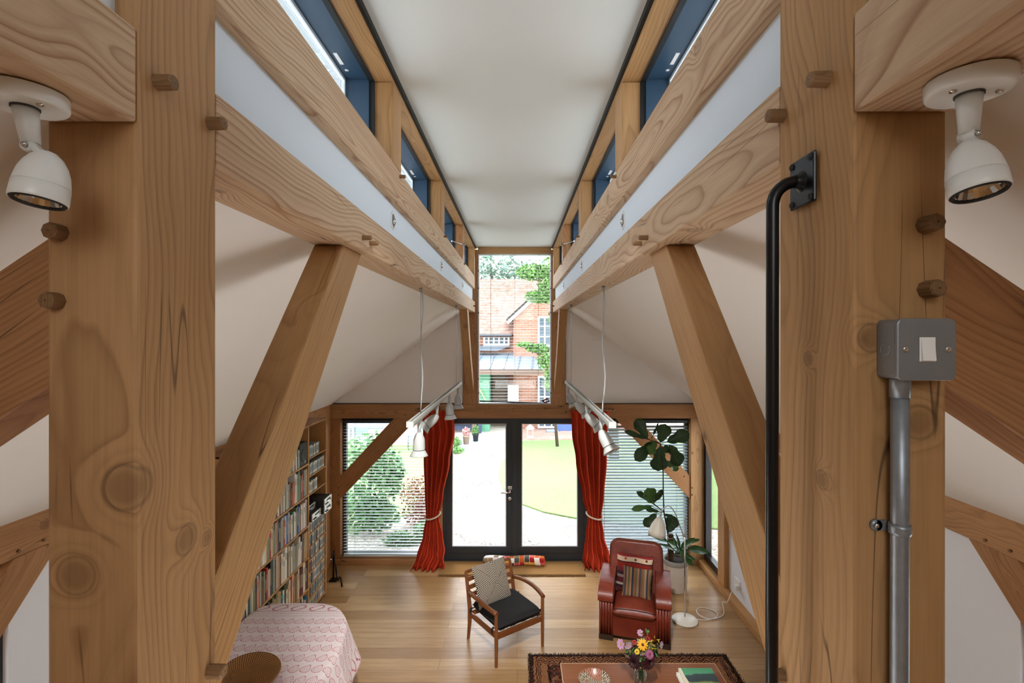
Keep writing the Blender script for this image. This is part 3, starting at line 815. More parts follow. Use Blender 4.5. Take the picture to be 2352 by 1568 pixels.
sd = MB().lathe([(.0122,-.0075),(.0138,-.0075),(.0145,-.003),(.0138,0),(.0145,.003),(.0138,.0075),(.0122,.0075)], (xc,yb-.018,zz), n=24)
sd.box(xc-.024, xc-.010, yb-.005, yb-.001, zz-.0075, zz+.0075)
sd.lathe([(0,0),(.0085,0),(.0085,.004),(0,.004)], (xc-.0245,yb-.001,zz), (0,-1,0), 16)
sa = obj('saddle_clip', sd, M_GALV, cd)
obj('screw', MB().lathe([(0,0),(.0045,0),(.003,.003),(0,.003)], (xc-.025,yb-.005,zz), (0,-1,0), 10), M_CHROME, sa)

# ------------------------------------------------------------------ leather armchair
def leather(name, hexa, hexb, hexc):
    m, nt, out = newmat(name); co = texco(nt)
    n1 = noise(nt, co, 5, 3).outputs[0]; n2 = noise(nt, co, 14, 4, .6).outputs[0]
    c = mixc(nt, mrange(nt, n1, .35, .65), sr(hexa), sr(hexb))
    c = mixc(nt, mth(nt,'MULTIPLY', mrange(nt, n2, .5, .72), .45), c, sr(hexc))
    vo = nt.nodes.new('ShaderNodeTexVoronoi'); vo.inputs['Scale'].default_value = 260; nt.links.new(co, vo.inputs['Vector'])
    wr = noise(nt, co, 9, 4, .65).outputs[0]
    h = mth(nt,'ADD', mth(nt,'MULTIPLY', vo.outputs['Distance'], .12), mth(nt,'MULTIPLY', wr, 1.2))
    princ(nt, out, c, mrange(nt, n2, .3, .7, .26, .42), 0, .5, h, .22, .01)
    return m
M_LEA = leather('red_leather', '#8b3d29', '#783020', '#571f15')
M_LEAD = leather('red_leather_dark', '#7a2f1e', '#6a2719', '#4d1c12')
M_PIPE = plain('piping', '#3a1410', .5)
AF = Matrix.Translation((1.235, 5.20, 0)) @ Matrix.Rotation(-.274, 4, 'Z')
ac = empty('armchair', (1.235, 5.20, 0), 'red leather club armchair with fluted arm fronts and two cushions', 'armchair')
def A(name, mb, mat, parent=None, **k):
    return obj(name, mb.xf(AF), mat, parent or ac, M=AF, **k)
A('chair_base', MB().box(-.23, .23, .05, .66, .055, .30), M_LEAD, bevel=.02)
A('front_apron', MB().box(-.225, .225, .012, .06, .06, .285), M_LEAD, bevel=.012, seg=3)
def puff(x0, x1, y0, y1, z0, z1, n=14, crown=.04, e=.16):
    m = MB()
    def h(t): return (1-abs(2*t-1)**6)
    def top(u, v):
        k = (h(u)*h(v))**.5
        return (x0+(x1-x0)*u, y0+(y1-y0)*v, (z0+z1)/2 + (z1-z0)/2*k**.5 + crown*math.sin(PI*u)*math.sin(PI*v))
    def bot(u, v):
        k = (h(u)*h(v))**.5
        return (x0+(x1-x0)*u, y0+(y1-y0)*v, (z0+z1)/2 - (z1-z0)/2*k**.5)
    m.grid(n*2, n*2, top); m.grid(n*2, n*2, bot); return m
sc_ = A('seat_cushion', puff(-.222, .222, -.02, .46, .265, .385, crown=.035), M_LEA)
pp = [(-.218+.436*k/20, -.022, .362+.012*math.sin(PI*k/20)) for k in range(21)]
A('piping', MB().tube([(x, y+.012, z) for x, y, z in pp], .005, 6), M_PIPE, sc_)
for s in (-1, 1):
    xa, xb = s*.215, s*.375
    body = MB().box(min(xa,xb)+.006, max(xa,xb)-.006, .03, .66, .055, .44)
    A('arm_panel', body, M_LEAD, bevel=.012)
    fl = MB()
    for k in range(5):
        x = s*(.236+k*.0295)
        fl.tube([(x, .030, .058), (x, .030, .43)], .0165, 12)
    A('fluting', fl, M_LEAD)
    prof = [(.56,.50),(.56,.585)]
    for k in range(9):
        t = k/8; prof.append((.55-.35*t, .580+.006*math.sin(PI*t)-.003*t))
    for k in range(1, 8):
        a = PI/2*k/7; prof.append((.20-.215*math.sin(a), .445+.132*math.cos(a)))
    prof += [(-.012,.425),(.06,.42),(.12,.43),(.56,.43)]
    A('arm_pad', MB().prism(prof, xa-s*.002, xb+s*.006, 'x'), M_LEA, bevel=.022, seg=4, sa=.6)
    A('chair_foot', MB().prism([(.012,.0),(.13,.0),(.11,.06),(.0,.06)], min(xa,xb)+.004, max(xa,xb)-.004, 'x'), plain('dark_foot', '#35231a', .5), bevel=.004)
    A('chair_foot', MB().box(min(xa,xb)+.03, max(xa,xb)-.03, .56, .64, 0, .06), MATS['dark_foot'], bevel=.004)
    A('arm_piping', MB().tube([(xa+s*.004, y, z+.002) for (y, z) in prof[2:19]], .0045, 6), M_PIPE)
# back rest with rounded top corners, leaning
poly = [(-.285,.30),(.285,.30),(.300,.60)]
for k in range(9):
    a = PI/2*k/8; poly.append((.195+.102*math.cos(a), .80+.095*math.sin(a)))
for k in range(9):
    a = PI/2+PI/2*k/8; poly.append((-.195+.102*math.cos(a), .80+.095*math.sin(a)))
poly.append((-.300,.60))
BK = Matrix.Translation((0,.425,.30)) @ Matrix.Rotation(-.27, 4, 'X') @ Matrix.Translation((0,0,-.30))
bk = A('backrest', MB().prism(poly, 0, .17, 'y').xf(BK), M_LEA, bevel=.035, seg=5, sa=.6)
ed = [(x*1.0, .028, z) for x, z in poly[2:]]
A('piping', MB().tube(ed, .006, 6).xf(BK), M_PIPE, bk)

# ------------------------------------------------------------------ cushions
def pillow(w, h, t, M, n=26, pinch=.12):
    m = MB()
    def base(u, v):
        a, b = 2*u-1, 2*v-1
        x = a*w/2*(1-pinch*(1-abs(a)**1)*0 - pinch*.5*(1-b*b)*abs(a)); z = b*h/2*(1-pinch*.5*(1-a*a)*abs(b))
        k = ((1-abs(a)**2.6)*(1-abs(b)**2.6))
        return x, z, t/2*max(0, k)**.55
    def f1(u, v):
        x, z, d = base(u, v); return (x, -d-.0008, z)
    def f2(u, v):
        x, z, d = base(u, v); return (x, d+.0008, z)
    m.grid(n, n, f1, 0); m.grid(n, n, f2, 1)
    return m.xf(M)
def pat_mat(name, fn, rough=.85):
    m, nt, out = newmat(name)
    u, v, _ = sep(nt, texco(nt, 'UV'))
    col = fn(nt, u, v)
    n2 = noise(nt, texco(nt), 700, 2).outputs[0]
    princ(nt, out, col, rough, 0, .2, n2, .15, .001)
    return m
def zebra(nt, u, v):
    wob = noise(nt, texco(nt, 'UV'), 5, 2).outputs[0]
    a = mth(nt,'ABSOLUTE', mth(nt,'SUBTRACT', u, .56)); b = mth(nt,'ABSOLUTE', mth(nt,'SUBTRACT', v, .50))
    f = mth(nt,'ABSOLUTE', mth(nt,'SUBTRACT', a, b))
    f = mth(nt,'MULTIPLY_ADD', wob, .03, f)
    s = mth(nt,'FRACT', mth(nt,'MULTIPLY', f, 20))
    return mixc(nt, mrange(nt, s, .44, .56), sr('#c9bfae'), sr('#121213'))
def stripes(nt, u, v):
    cols = ['#8c6a4e','#4a4a52','#a8785a','#6f6a4a','#b98c6a','#3d4250','#a06a52','#7b7350','#b4886a','#54525a','#96644c','#8a7c58','#b58d6e','#454a58','#9a7050','#77704c']
    return ramp(nt, mth(nt,'MULTIPLY_ADD', v, .01, mth(nt,'MULTIPLY', u, .98)), [(k/len(cols), sr(c)) for k, c in enumerate(cols)], 'CONSTANT')
def banded(nt, u, v):
    w = mth(nt,'MULTIPLY_ADD', mth(nt,'SINE', mth(nt,'MULTIPLY', u, 9)), .012, v)
    c = ramp(nt, w, [(0,sr('#5c2a2a')),(.12,sr('#3a2328')),(.2,sr('#b9a79a')),(.26,sr('#5b2327')),(.40,sr('#8f7a76')),(.47,sr('#41222a')),(.56,sr('#6e2a2c')),(.66,sr('#8d2c22')),(.80,sr('#2c191b')),(.825,sr('#dcc0a6')),(.955,sr('#9c2f35'))], 'CONSTANT')
    return c
def kilim(nt, u, v):
    n = nt.nodes.new('ShaderNodeTexWhiteNoise'); n.noise_dimensions = '2D'
    cu = mth(nt,'FLOOR', mth(nt,'MULTIPLY', u, 12)); cv = mth(nt,'FLOOR', mth(nt,'MULTIPLY', v, 6))
    nt.links.new(comb(nt, cu, cv, 0), n.inputs['Vector'])
    cols = ['#a3221f','#d8d3c8','#5d564d','#c8622a','#e0a94c','#b03a34','#8f7a5a','#efe9df','#7a2a24','#cf5d55','#4c4a48','#d6cbd0']
    c = ramp(nt, n.outputs[0], [(k/len(cols), sr(q)) for k, q in enumerate(cols)], 'CONSTANT')
    # little triangles
    fu = mth(nt,'FRACT', mth(nt,'MULTIPLY', u, 12)); fv = mth(nt,'FRACT', mth(nt,'MULTIPLY', v, 6))
    tri = mth(nt,'LESS_THAN', mth(nt,'ABSOLUTE', mth(nt,'SUBTRACT', fu, .5)), mth(nt,'MULTIPLY', fv, .5))
    sel = mth(nt,'MULTIPLY', tri, mth(nt,'GREATER_THAN', sep(nt, n.outputs['Color'])[1], .72))
    c = mixc(nt, sel, c, sr('#a51f24'))
    ln = mth(nt,'LESS_THAN', fu, .07)
    return mixc(nt, mth(nt,'MULTIPLY', ln, .8), c, sr('#e6dfd2'))
M_ZEB = pat_mat('zebra_weave', zebra); M_STR = pat_mat('striped_weave', stripes); M_BAND = pat_mat('banded_weave', banded); M_KIL = pat_mat('kilim_weave', kilim)
M_LINEN = cloth_mat('linen_back', '#a8917a'); M_BLK = cloth_mat('dark_cloth', '#2b2728')
PM = AF @ Matrix.Translation((-.015, .375, .575)) @ Matrix.Rotation(-.33, 4, 'X') @ Matrix.Rotation(.04, 4, 'Y')
cb = obj('cushion', pillow(.40, .40, .13, PM), [M_BAND, M_BLK], M=PM)
tag(cb, 'dark red banded cushion with coloured pompoms against the armchair back', 'cushion')
pc = ['#c8482a','#5a5230','#7d3a3a','#c0341f','#8c7a52','#b5442f']
for k, (x, z) in enumerate(((-.10,.155),(.01,.155),(.13,.155),(-.05,.10),(.07,.10),(.17,.02))):
    obj('pompom', MB().sphere((0,0,0), .013).xf(PM @ Matrix.Translation((x, -.055+abs(x)*.15, z))), plain('pom%d' % k, pc[k], .9), cb)
PM = AF @ Matrix.Translation((.020, .265, .535)) @ Matrix.Rotation(-.40, 4, 'X') @ Matrix.Rotation(.05, 4, 'Y')
tag(obj('cushion', pillow(.315, .315, .11, PM), [M_STR, M_LINEN], M=PM), 'small cushion with brown and grey stripes resting on the armchair seat', 'cushion')

# ------------------------------------------------------------------ wooden lounge chair
CF = Matrix.Translation((.030, 5.022, 0)) @ Matrix.Rotation(math.atan2(.347,.499), 4, 'Z')
wc = empty('lounge_chair', (.030, 5.022, 0), 'teak open-arm lounge chair with charcoal seat cushion', 'chair')
def Wd(name, mb, mat=None, parent=None, **k):
    return obj(name, mb.xf(CF), mat or W_CHAIR, parent or wc, M=CF, **k)
hw = .288
for s in (-1, 1):
    x = s*hw
    Wd('leg', MB().tube([(x,.0,.0),(x,.0,.30),(x,.0,.515)], [.020,.0245,.0225], 4, smooth=False), bevel=.004)
    back = [(x,.565,.0),(x,.535,.18),(x,.530,.34),(x,.565,.50),(x,.625,.70)]
    Wd('leg', MB().tube(back, [.020,.026,.028,.025,.018], 4, smooth=False), bevel=.004)
    arm = []
    for k in range(13):
        t = k/12
        arm.append((x + s*.035*math.sin(PI*t)**.8, -.012+.565*t, .525 + .030*math.sin(PI*t*.9) - .022*t))
    m = MB()
    for a, b in zip(arm, arm[1:]):
        m.bar(a, Vector(b)+(Vector(b)-Vector(a))*.12, .036, .022)
    Wd('armrest', MB().tube(arm, [.024]+[.0215]*11+[.018], 8), bevel=0)
    Wd('side_rail', MB().bar((x,.0,.305),(x,.535,.285), .022, .05), bevel=.004)
Wd('front_rail', MB().bar((-hw,0,.300),(hw,0,.300), .024, .058), bevel=.004)
Wd('rear_rail', MB().bar((-hw,.53,.285),(hw,.53,.285), .022, .05), bevel=.004)
for k, (y, z) in enumerate(((.628,.688),(.603,.615),(.577,.540),(.555,.465))):
    pts = [(-hw+2*hw*i/10, y+.028*math.sin(PI*i/10), z) for i in range(11)]
    m = MB()
    for i in range(10):
        m.bar(pts[i], Vector(pts[i+1])+(Vector(pts[i+1])-Vector(pts[i]))*.04, .016, .044 if k else .034, (0,.3,1))
    Wd('back_slat', m, bevel=0)
for k in range(4):
    x = -.2+.4*k/3
    Wd('webbing', MB().box(x-.03, x+.03, .01, .52, .322, .326), plain('webbing', '#d9d2c4', .8))
M_CHAR = cloth_mat('charcoal_canvas', '#2e2d2e')
cu = Wd('seat_cushion', puff(-.265, .265, -.01, .52, .330, .430, crown=.008), M_CHAR)
for (x, y) in ((-.275,.04),(-.275,.47),(.275,.04),(.275,.47)):
    s = 1 if x > 0 else -1
    Wd('tie', MB().tube([(x-s*.02,y,.37),(x+s*.028,y-.01,.375),(x+s*.04,y,.33),(x+s*.02,y+.02,.30),(x+s*.035,y+.025,.35),(x-s*.0,y+.03,.36)], .006, 6), M_CHAR, cu)
PM = CF @ Matrix.Translation((-.075, .425, .600)) @ Matrix.Rotation(-.34, 4, 'X') @ Matrix.Rotation(-.03, 4, 'Y')
tag(obj('cushion', pillow(.42, .43, .13, PM, pinch=.10), [M_ZEB, M_LINEN], M=PM), 'square cushion with black and white chevron stripes on the teak chair', 'cushion')

# ------------------------------------------------------------------ door mat and draught excluder
def fibre(name, a, b, sc=260, bstr=.8):
    m, nt, out = newmat(name); co = texco(nt)
    n = noise(nt, co, sc, 3, .7).outputs[0]; n2 = noise(nt, co, 3, 2).outputs[0]
    c = mixc(nt, mrange(nt, n, .3, .7), sr(a), sr(b)); c = mixc(nt, mth(nt,'MULTIPLY', n2, .3), c, sr(b))
    princ(nt, out, c, .95, 0, .1, n, bstr, .006); return m
mt = MB(); random.seed(4)
mt.box(-1.07, .93, 6.70, 7.09, 0, .024)
mat_ = tag(obj('door_mat', mt, fibre('coir', '#b98f5c', '#8a6234'), M=Matrix.Identity(4)), 'wide coir door mat in front of the glazed doors', 'mat')
fr = MB()
for k in range(900):
    x = -1.07+2*random.random(); z = random.random()*.022
    fr.bar((x,6.705,z+.002),(x+random.uniform(-.012,.012),6.690-random.random()*.012,max(.002,z-.004)), .004, .004)
obj('fringe', fr, MATS.get('coirdark') or plain('coirdark', '#7d5a32', .95), mat_)
m = MB()
def de(u, v):
    a = 2*PI*v; t = 2*u-1
    r = (1-abs(t)**60)**.5; ca, sa = math.cos(a), math.sin(a); q = (abs(ca)**3+abs(sa)**3)**(-1/3); r *= q
    return (-.045+.435*t+.012*math.sin(a*2)*abs(t), 6.985+.066*r*math.cos(a)*(1+.05*math.sin(u*17)), .024+.058+.058*r*math.sin(a)+.006*math.sin(u*11))
m.grid(60, 20, de)
tag(obj('draught_excluder', m, M_KIL), 'long patchwork draught excluder lying on the mat against the doors', 'draught excluder')
def hash_c(s): return sum(ord(c)*(i+1) for i, c in enumerate(s))
ORD = ['first','second','third','fourth','fifth','sixth','seventh','eighth','ninth','tenth','eleventh','twelfth','thirteenth','fourteenth','fifteenth','sixteenth','seventeenth','eighteenth','nineteenth','twentieth']
TENS = {20:'twenty',30:'thirty',40:'forty',50:'fifty'}
def ordw(n):
    if n <= 20: return ORD[n-1]
    t = n//10*10; r = n % 10
    return {20:'twentieth',30:'thirtieth',40:'fortieth',50:'fiftieth'}[t] if r == 0 else TENS[t]+'-'+ORD[r-1]
# ------------------------------------------------------------------ bookcase
BX = -2.41; YA, YM, YE = 4.2, 5.69, 6.22
bc = empty('bookcase', (-2.53, 5.0, 0), 'tall wall bookcase packed with books and discs', 'bookcase')
BKM = lambda p: frame(p, (0,1,0), (0,0,1))
BKV = lambda p: frame(p, (0,0,1), (1,0,0))
xb0 = XL+.002
for y in (YA, YM-.012, YE-.022):
    obj('side_panel', MB().box(xb0, BX, y, y+.022, 0, 2.235), W_SHELF, bc, M=BKV((-2.53,y,1)), bevel=.002)
obj('back_panel', MB().box(xb0, xb0+.008, YA, YE, 0, 2.235), plain('dark_backing', '#33261b', .8), bc)
obj('plinth', MB().box(xb0, BX+.03-.05, YA, YE, 0, .045), plain('plinth_dark', '#4a3422', .7), bc)
obj('top_panel', MB().box(xb0, BX, YA, YE, 2.216, 2.237), W_RED, bc, M=BKM((-2.53,5,2.22)), bevel=.002)
ZB = [.055,.36,.72,1.085,1.44,1.80]
ZD = [.055,.205,.355,.505,.655,.805,.955,1.105,1.425,1.635,1.845]
for z in ZB: obj('shelf', MB().box(xb0+.008, BX, YA+.022, YM-.012, z-.018, z), W_SHELF, bc, M=BKM((-2.53,4.6,z)), bevel=.0015)
for z in ZD: obj('shelf', MB().box(xb0+.008, BX-.002, YM+.010, YE-.022, z-.012, z), W_SHELF, bc, M=BKM((-2.53,5.9,z)), bevel=.0015)
COLS = [('cream','#d9cfb5'),('white','#e2e0da'),('grey','#9a9a94'),('dark green','#2f4a3a'),('navy blue','#27364f'),('bright blue','#2b62a8'),('red','#a5281f'),('maroon','#5a1f1d'),('orange','#c8552d'),('tan','#b08d5c'),('black','#1c1c1d'),('olive','#7d7f58'),('pale pink','#c9a39c'),('teal','#1f7f82'),('brown','#6a4a33')]
M_PAGE = plain('page_block', '#d8cfbb', .9, nscale=400)
unit = {}
for cn, hx in COLS:
    m = MB()   # unit book: spine towards +x, pages a little inside the boards
    m.box(-1, 0, -.5, -.42, 0, 1, 0).box(-1, 0, .42, .5, 0, 1, 0).box(-.03, 0, -.42, .42, 0, 1, 0)
    m.box(-.97, -.03, -.42, .42, .012, .985, 1)
    m.box(-.001, .003, -.22, .22, .62 if hash_c(cn) % 2 else .30, .84 if hash_c(cn) % 2 else .78, 2)
    unit[cn] = mesh_of('book', m, [plain('cover_'+cn.replace(' ','_'), hx, .55, var=.12, nscale=6), M_PAGE, plain('title_'+str(hash_c(cn)%4), ['#b0a684','#3d3b38','#a3936a','#8f8b82'][hash_c(cn)%4], .6)], Matrix.Identity(4))[0]
def put_book(cn, y, w, dp, h, z, tilt, label, group, x=None):
    o = bpy.data.objects.new('book', unit[cn]); COL.objects.link(o)
    M = Matrix.Translation((x if x is not None else BX-.008, y, z+.0015+abs(math.sin(tilt))*w*.5)) @ Matrix.Rotation(tilt, 4, 'X') @ Matrix.Diagonal((dp, w, h, 1))
    o.matrix_basis = M; WORLD[o.name] = M
    tag(o, label, 'book', group)
random.seed(21)
rown = ['bottom','second lowest','third','fourth','fifth']
weights = [('cream',11),('white',9),('grey',8),('tan',6),('brown',3),('dark green',2),('navy blue',2),('bright blue',1),('red',2),('maroon',2),('orange',1),('black',4),('olive',5),('pale pink',2),('teal',1)]
bag = [c for c, k in weights for _ in range(k)]
forced = {(4,1):('tan',.045,.30),(4,2):('grey',.04,.30),(4,4):('orange',.022,.27),(4,5):('maroon',.035,.26),(4,11):('orange',.06,.24),
          (3,1):('dark green',.022,.31),(3,2):('pale pink',.04,.31),(3,13):('teal',.03,.28),(3,15):('maroon',.03,.28),(3,17):('bright blue',.05,.30),(3,19):('red',.04,.26),
          (2,1):('tan',.05,.30),(2,2):('tan',.05,.30),(2,3):('brown',.05,.31),
          (1,3):('cream',.03,.33),(1,5):('maroon',.06,.30),(1,13):('orange',.03,.33),(0,1):('bright blue',.03,.22),(0,2):('teal',.045,.22),(0,3):('pale pink',.035,.2)}
for ri in range(5):
    y = YM-.018; n = 0; gap = ZB[ri+1]-ZB[ri]-.03
    while True:
        n += 1
        cn, w, h = random.choice(bag), random.uniform(.014,.046), random.uniform(.24,.345)
        if (ri, n) in forced: cn, w, h = forced[(ri, n)]
        h = min(h, gap); dp = random.uniform(.17,.215)
        til = 0; ln = 0
        if ri == 2 and n < 9 or (ri == 1 and 10 < n < 14) or (ri == 4 and 10 < n < 13): til = -random.uniform(.03,.09)
        if ri == 0 and n in (2,3): til = .28 if False else -.22
        ln = abs(math.sin(til))*h
        if y-w < 4.25: break
        fat = 'thin' if w < .024 else ('thick' if w > .037 else 'medium')
        tall = 'tall' if h > .28 else ('short' if h < .24 else 'standing')
        put_book(cn, y-w/2-(0 if til < 0 else ln), w*.96, dp, h, ZB[ri], til, f'{fat} {tall} {cn} book, {ordw(n)} from the disc shelves on the {rown[ri]} book shelf', 'books standing on the bookcase shelves')
        y -= w+.0012 + (ln*.15 if til else 0)
# top shelf: dark loudspeaker and a few books
ls = empty('loudspeaker', (-2.52, 5.56, 1.80), 'black loudspeaker standing on the top book shelf', 'loudspeaker')
obj('cabinet', MB().box(-2.63, BX-.01, 5.47, 5.665, 1.8015, 2.06), plain('speaker_black', '#191a1a', .6), ls, bevel=.006)
obj('badge', MB().box(BX-.0105, BX-.007, 5.60, 5.615, 1.825, 1.855), M_ALU, ls)
obj('driver', MB().lathe([(.0,.001),(.03,.004),(.06,.006),(.07,.003),(.072,0)], (BX-.01, 5.567, 1.92), (1,0,0), 24), M_BLACK, ls)
y = 5.46
for k, (cn, w, h) in enumerate((('white',.02,.2),('dark green',.035,.22),('white',.03,.24),('red',.025,.2),('cream',.03,.22),('grey',.03,.23),('olive',.03,.25),('cream',.04,.26),('black',.03,.22),('tan',.035,.25),('white',.03,.27),('maroon',.03,.24),('cream',.05,.28),('brown',.03,.25))):
    put_book(cn, y-w/2, w, .19, h, 1.80, 0, f'{cn} book, {ordw(k+1)} beside the black loudspeaker on the top shelf', 'books on the top shelf'); y -= w+.002
# magazines lying flat above the row of the fifth shelf
mg = MB()
for k in range(3): mg.box(-2.62, BX-.01-.008*k, 5.42+.02*k, 5.60-.01*k, 1.768+.007*k-.02, 1.774+.007*k-.02)
# discs
CDC = [('black','#1d1e20'),('white','#dedfdc'),('silver grey','#a5aaac'),('pale blue','#9fb2c0'),('beige','#c6b799'),('dark red','#6d2a28'),('brown','#73573c'),('charcoal','#45484b'),('pale green','#a3ad98')]
cu_ = {}
for cn, hx in CDC:
    m = MB().box(-1, -.02, -.5, .5, 0, 1, 0).box(-.02, 0, -.44, .44, .02, .98, 1).box(-.0005, .004, -.25, .25, .25, .75, 2)
    cu_[cn] = mesh_of('disc_case', m, [plain('case_clear', '#8e9496', .2), plain('spine_'+cn.replace(' ','_'), hx, .4, var=.2, nscale=15), plain('spine_text', '#6a6a68', .6)], Matrix.Identity(4))[0]
drow = ['bottom','second lowest','third lowest','fourth lowest','fifth lowest','sixth lowest','seventh lowest','', 'fourth highest','third highest','second highest']
drow = ['lowest','second lowest','third lowest','fourth lowest','fifth lowest','sixth lowest','seventh lowest',None,'third highest','second highest','highest']
cb2 = ['black']*4+['white']*6+['silver grey']*4+['pale blue']*2+['beige']*4+['dark red']+['brown']+['charcoal']*3+['pale green']*2
for ri, z in enumerate(ZD):
    if drow[ri] is None: continue
    y = YE-.03; n = 0; up = ri > 7
    lim = YM+.018
    if ri == 10: y -= .16
    if ri == 8: y -= .23
    while True:
        n += 1
        w = random.choice((.0105,.0105,.0135,.022,.024,.026)); h = .124 if not up else random.choice((.128,.135,.14,.14))
        cn = random.choice(cb2) if not up else random.choice(['white','silver grey','white','pale blue','charcoal','white','beige'])
        if y-w < lim: break
        o = bpy.data.objects.new('disc_case', cu_[cn]); COL.objects.link(o)
        o.matrix_basis = Matrix.Translation((BX-.012-random.random()*.008, y-w/2, z+.0012)) @ Matrix.Diagonal((.14, w*.95, h, 1)); WORLD[o.name] = o.matrix_basis.copy()
        tag(o, f'{"slim" if w < .012 else ("wide" if w > .023 else "medium")} {cn} disc case, {ordw(n)} from the window end of the {drow[ri]} disc shelf', 'disc case', 'disc cases on the narrow shelves')
        y -= w+.0008
# silver hi-fi units
def hifi(x1, y0, y1, z0, z1, label):
    r = empty('hifi_unit', ((x1+XL)/2, (y0+y1)/2, z0), label, 'hi-fi unit')
    obj('casing', MB().box(-2.63, x1-.012, y0, y1, z0, z1), plain('hifi_case', '#3c3d3c', .5, .3), r, bevel=.002)
    obj('fascia', MB().box(x1-.012, x1, y0, y1, z0+.002, z1), plain('hifi_face', '#d5d8d8', .3, .4), r, bevel=.0015)
    ym = (y0+y1)/2
    obj('display', MB().box(x1-.001, x1+.001, ym-.05, ym+.07, z0+(z1-z0)*.55, z0+(z1-z0)*.8), M_BLACK, r)
    for k in range(4):
        yy = y0+.03+.03*k if k < 3 else y1-.04
        obj('knob', MB().lathe([(.008 if k < 3 else .014,-.001),(.007 if k < 3 else .013,.012),(0,.012)], (x1, yy, z0+(z1-z0)*(.28 if k<3 else .45)), (1,0,0), 12), M_BLKMETAL if k<3 else M_CHROME, r)
hifi(-2.375, YM+.018, YM+.26, 1.107, 1.195, 'lower silver hi-fi unit on the shelf above the disc cases')
hifi(-2.335, YM+.275, YE-.03, 1.107, 1.195, 'silver hi-fi unit under another one at the window end of the bookcase')
hifi(-2.335, YM+.275, YE-.03, 1.197, 1.285, 'silver hi-fi unit stacked on another at the window end of the bookcase')
hifi(-2.44, YM+.018, YM+.26, 1.197, 1.27, 'dark hi-fi unit pushed back on top of the lower silver one')
# cranked metal stand by the bookcase
m = MB().tube([(-2.40,6.52,.16),(-2.375,6.50,.05),(-2.36,6.49,.045),(-2.335,6.47,.10),(-2.315,6.46,.095),(-2.28,6.40,.006)], .012, 8)
m.tube([(-2.46,6.58,.02),(-2.44,6.55,.40),(-2.40,6.52,.16)], .012, 8).box(-2.50,-2.40,6.53,6.62,.0,.02)
tag(obj('metal_stand', m, M_BLKMETAL), 'small cranked dark metal stand on the floor at the bookcase end', 'stand')

# ------------------------------------------------------------------ rug and coffee table
def rug_mat():
    m, nt, out = newmat('rug_wool'); co = texco(nt)
    co = vadd(nt, co, vmul(nt, vadd(nt, noise(nt, co, 22, 2).outputs['Color'], (-.5,-.5,-.5)), (.05,.05,0)))
    x, y, z = sep(nt, co)
    ax = mth(nt,'SUBTRACT', 1.0, mth(nt,'ABSOLUTE', x)); ay = mth(nt,'SUBTRACT', .82, mth(nt,'ABSOLUTE', y))
    e = mth(nt,'MINIMUM', ax, ay)
    def cell(sc):
        v = nt.nodes.new('ShaderNodeTexVoronoi'); v.distance = 'MANHATTAN'; v.inputs['Scale'].default_value = sc; v.inputs['Randomness'].default_value = .25
        nt.links.new(co, v.inputs['Vector']); return v
    v1 = cell(17); v2 = cell(40)
    pal = ramp(nt, sep(nt, v1.outputs['Color'])[0], [(0,sr('#3a1d17')),(.25,sr('#8a4a2c')),(.45,sr('#2a2a33')),(.6,sr('#b98a63')),(.8,sr('#5b2418'))], 'CONSTANT')
    pal2 = ramp(nt, v1.outputs['Distance'], [(0,sr('#c69c78')),(.22,sr('#4a2019')),(.42,sr('#28303c')),(.6,sr('#7d3f27'))], 'CONSTANT')
    field = mixc(nt, .5, pal, pal2)
    s = mth(nt,'SINE', mth(nt,'MULTIPLY', mth(nt,'ADD', mth(nt,'ABSOLUTE', mth(nt,'SUBTRACT', mth(nt,'FRACT', mth(nt,'MULTIPLY', x, 9)), .5)), mth(nt,'MULTIPLY', e, 9)), 18))
    zig = mixc(nt, mrange(nt, s, -.3, .3), sr('#3b1f1a'), sr('#b07a52'))
    bands = ramp(nt, e, [(0,(0,0,0)),(.035,(1,0,0)),(.17,(0,0,0)),(.195,(0,1,0)),(.32,(0,0,0)),(.345,(0,0,1))], 'CONSTANT')
    br, bg, bb = sep(nt, bands)
    c = mixc(nt, br, sr('#241512'), zig); c = mixc(nt, bg, c, field); c = mixc(nt, bb, c, mixc(nt, mrange(nt, v2.outputs['Distance'], .2, .5), sr('#6d2f20'), sr('#26252c')))
    n = noise(nt, co, 120, 3, .7).outputs[0]
    c = mixc(nt, mrange(nt, n, .35, .7, .65, 0), c, sr('#1d1110')); c = mixc(nt, mrange(nt, noise(nt, co, 48, 3, .7).outputs[0], .5, .68, 0, .5), c, sr('#9a6242'))
    princ(nt, out, c, .95, 0, .1, n, .9, .01); return m
RX0, RX1, RY0, RY1 = .12, 2.13, 3.40, 5.03
M = Matrix.Translation(((RX0+RX1)/2, (RY0+RY1)/2, 0))
rg = tag(obj('rug', MB().box(RX0, RX1, RY0, RY1, 0, .012), rug_mat(), M=M), 'dark patterned wool rug with shaggy edges under the coffee table', 'rug')
random.seed(9)
for sd_, cnt in (('back', 2200), ('lamp', 1500), ('table', 1100), ('front', 300)):
    f = MB()
    for k in range(cnt):
        if sd_ == 'back': x, y = random.uniform(RX0, RX1), RY1+random.uniform(-.03,.012)
        elif sd_ == 'lamp': x, y = RX1+random.uniform(-.10,.012), random.uniform(RY0, RY1)
        elif sd_ == 'table': x, y = RX0+random.uniform(-.012,.02), random.uniform(RY0, RY1)
        else: x, y = random.uniform(RX0, RX1), RY0
        a = random.uniform(0, 2*PI); l = random.uniform(.008,.026); w = .0035
        dx, dy = math.cos(a), math.sin(a)
        f.add([(x-dy*w, y+dx*w, .010), (x+dy*w, y-dx*w, .010), (x+dx*l*.8, y+dy*l*.8, .010+l*.7)], [(0,1,2)])
    obj('fringe', f, plain('rug_pile', '#33201a', .95, var=.5, nscale=50), rg)
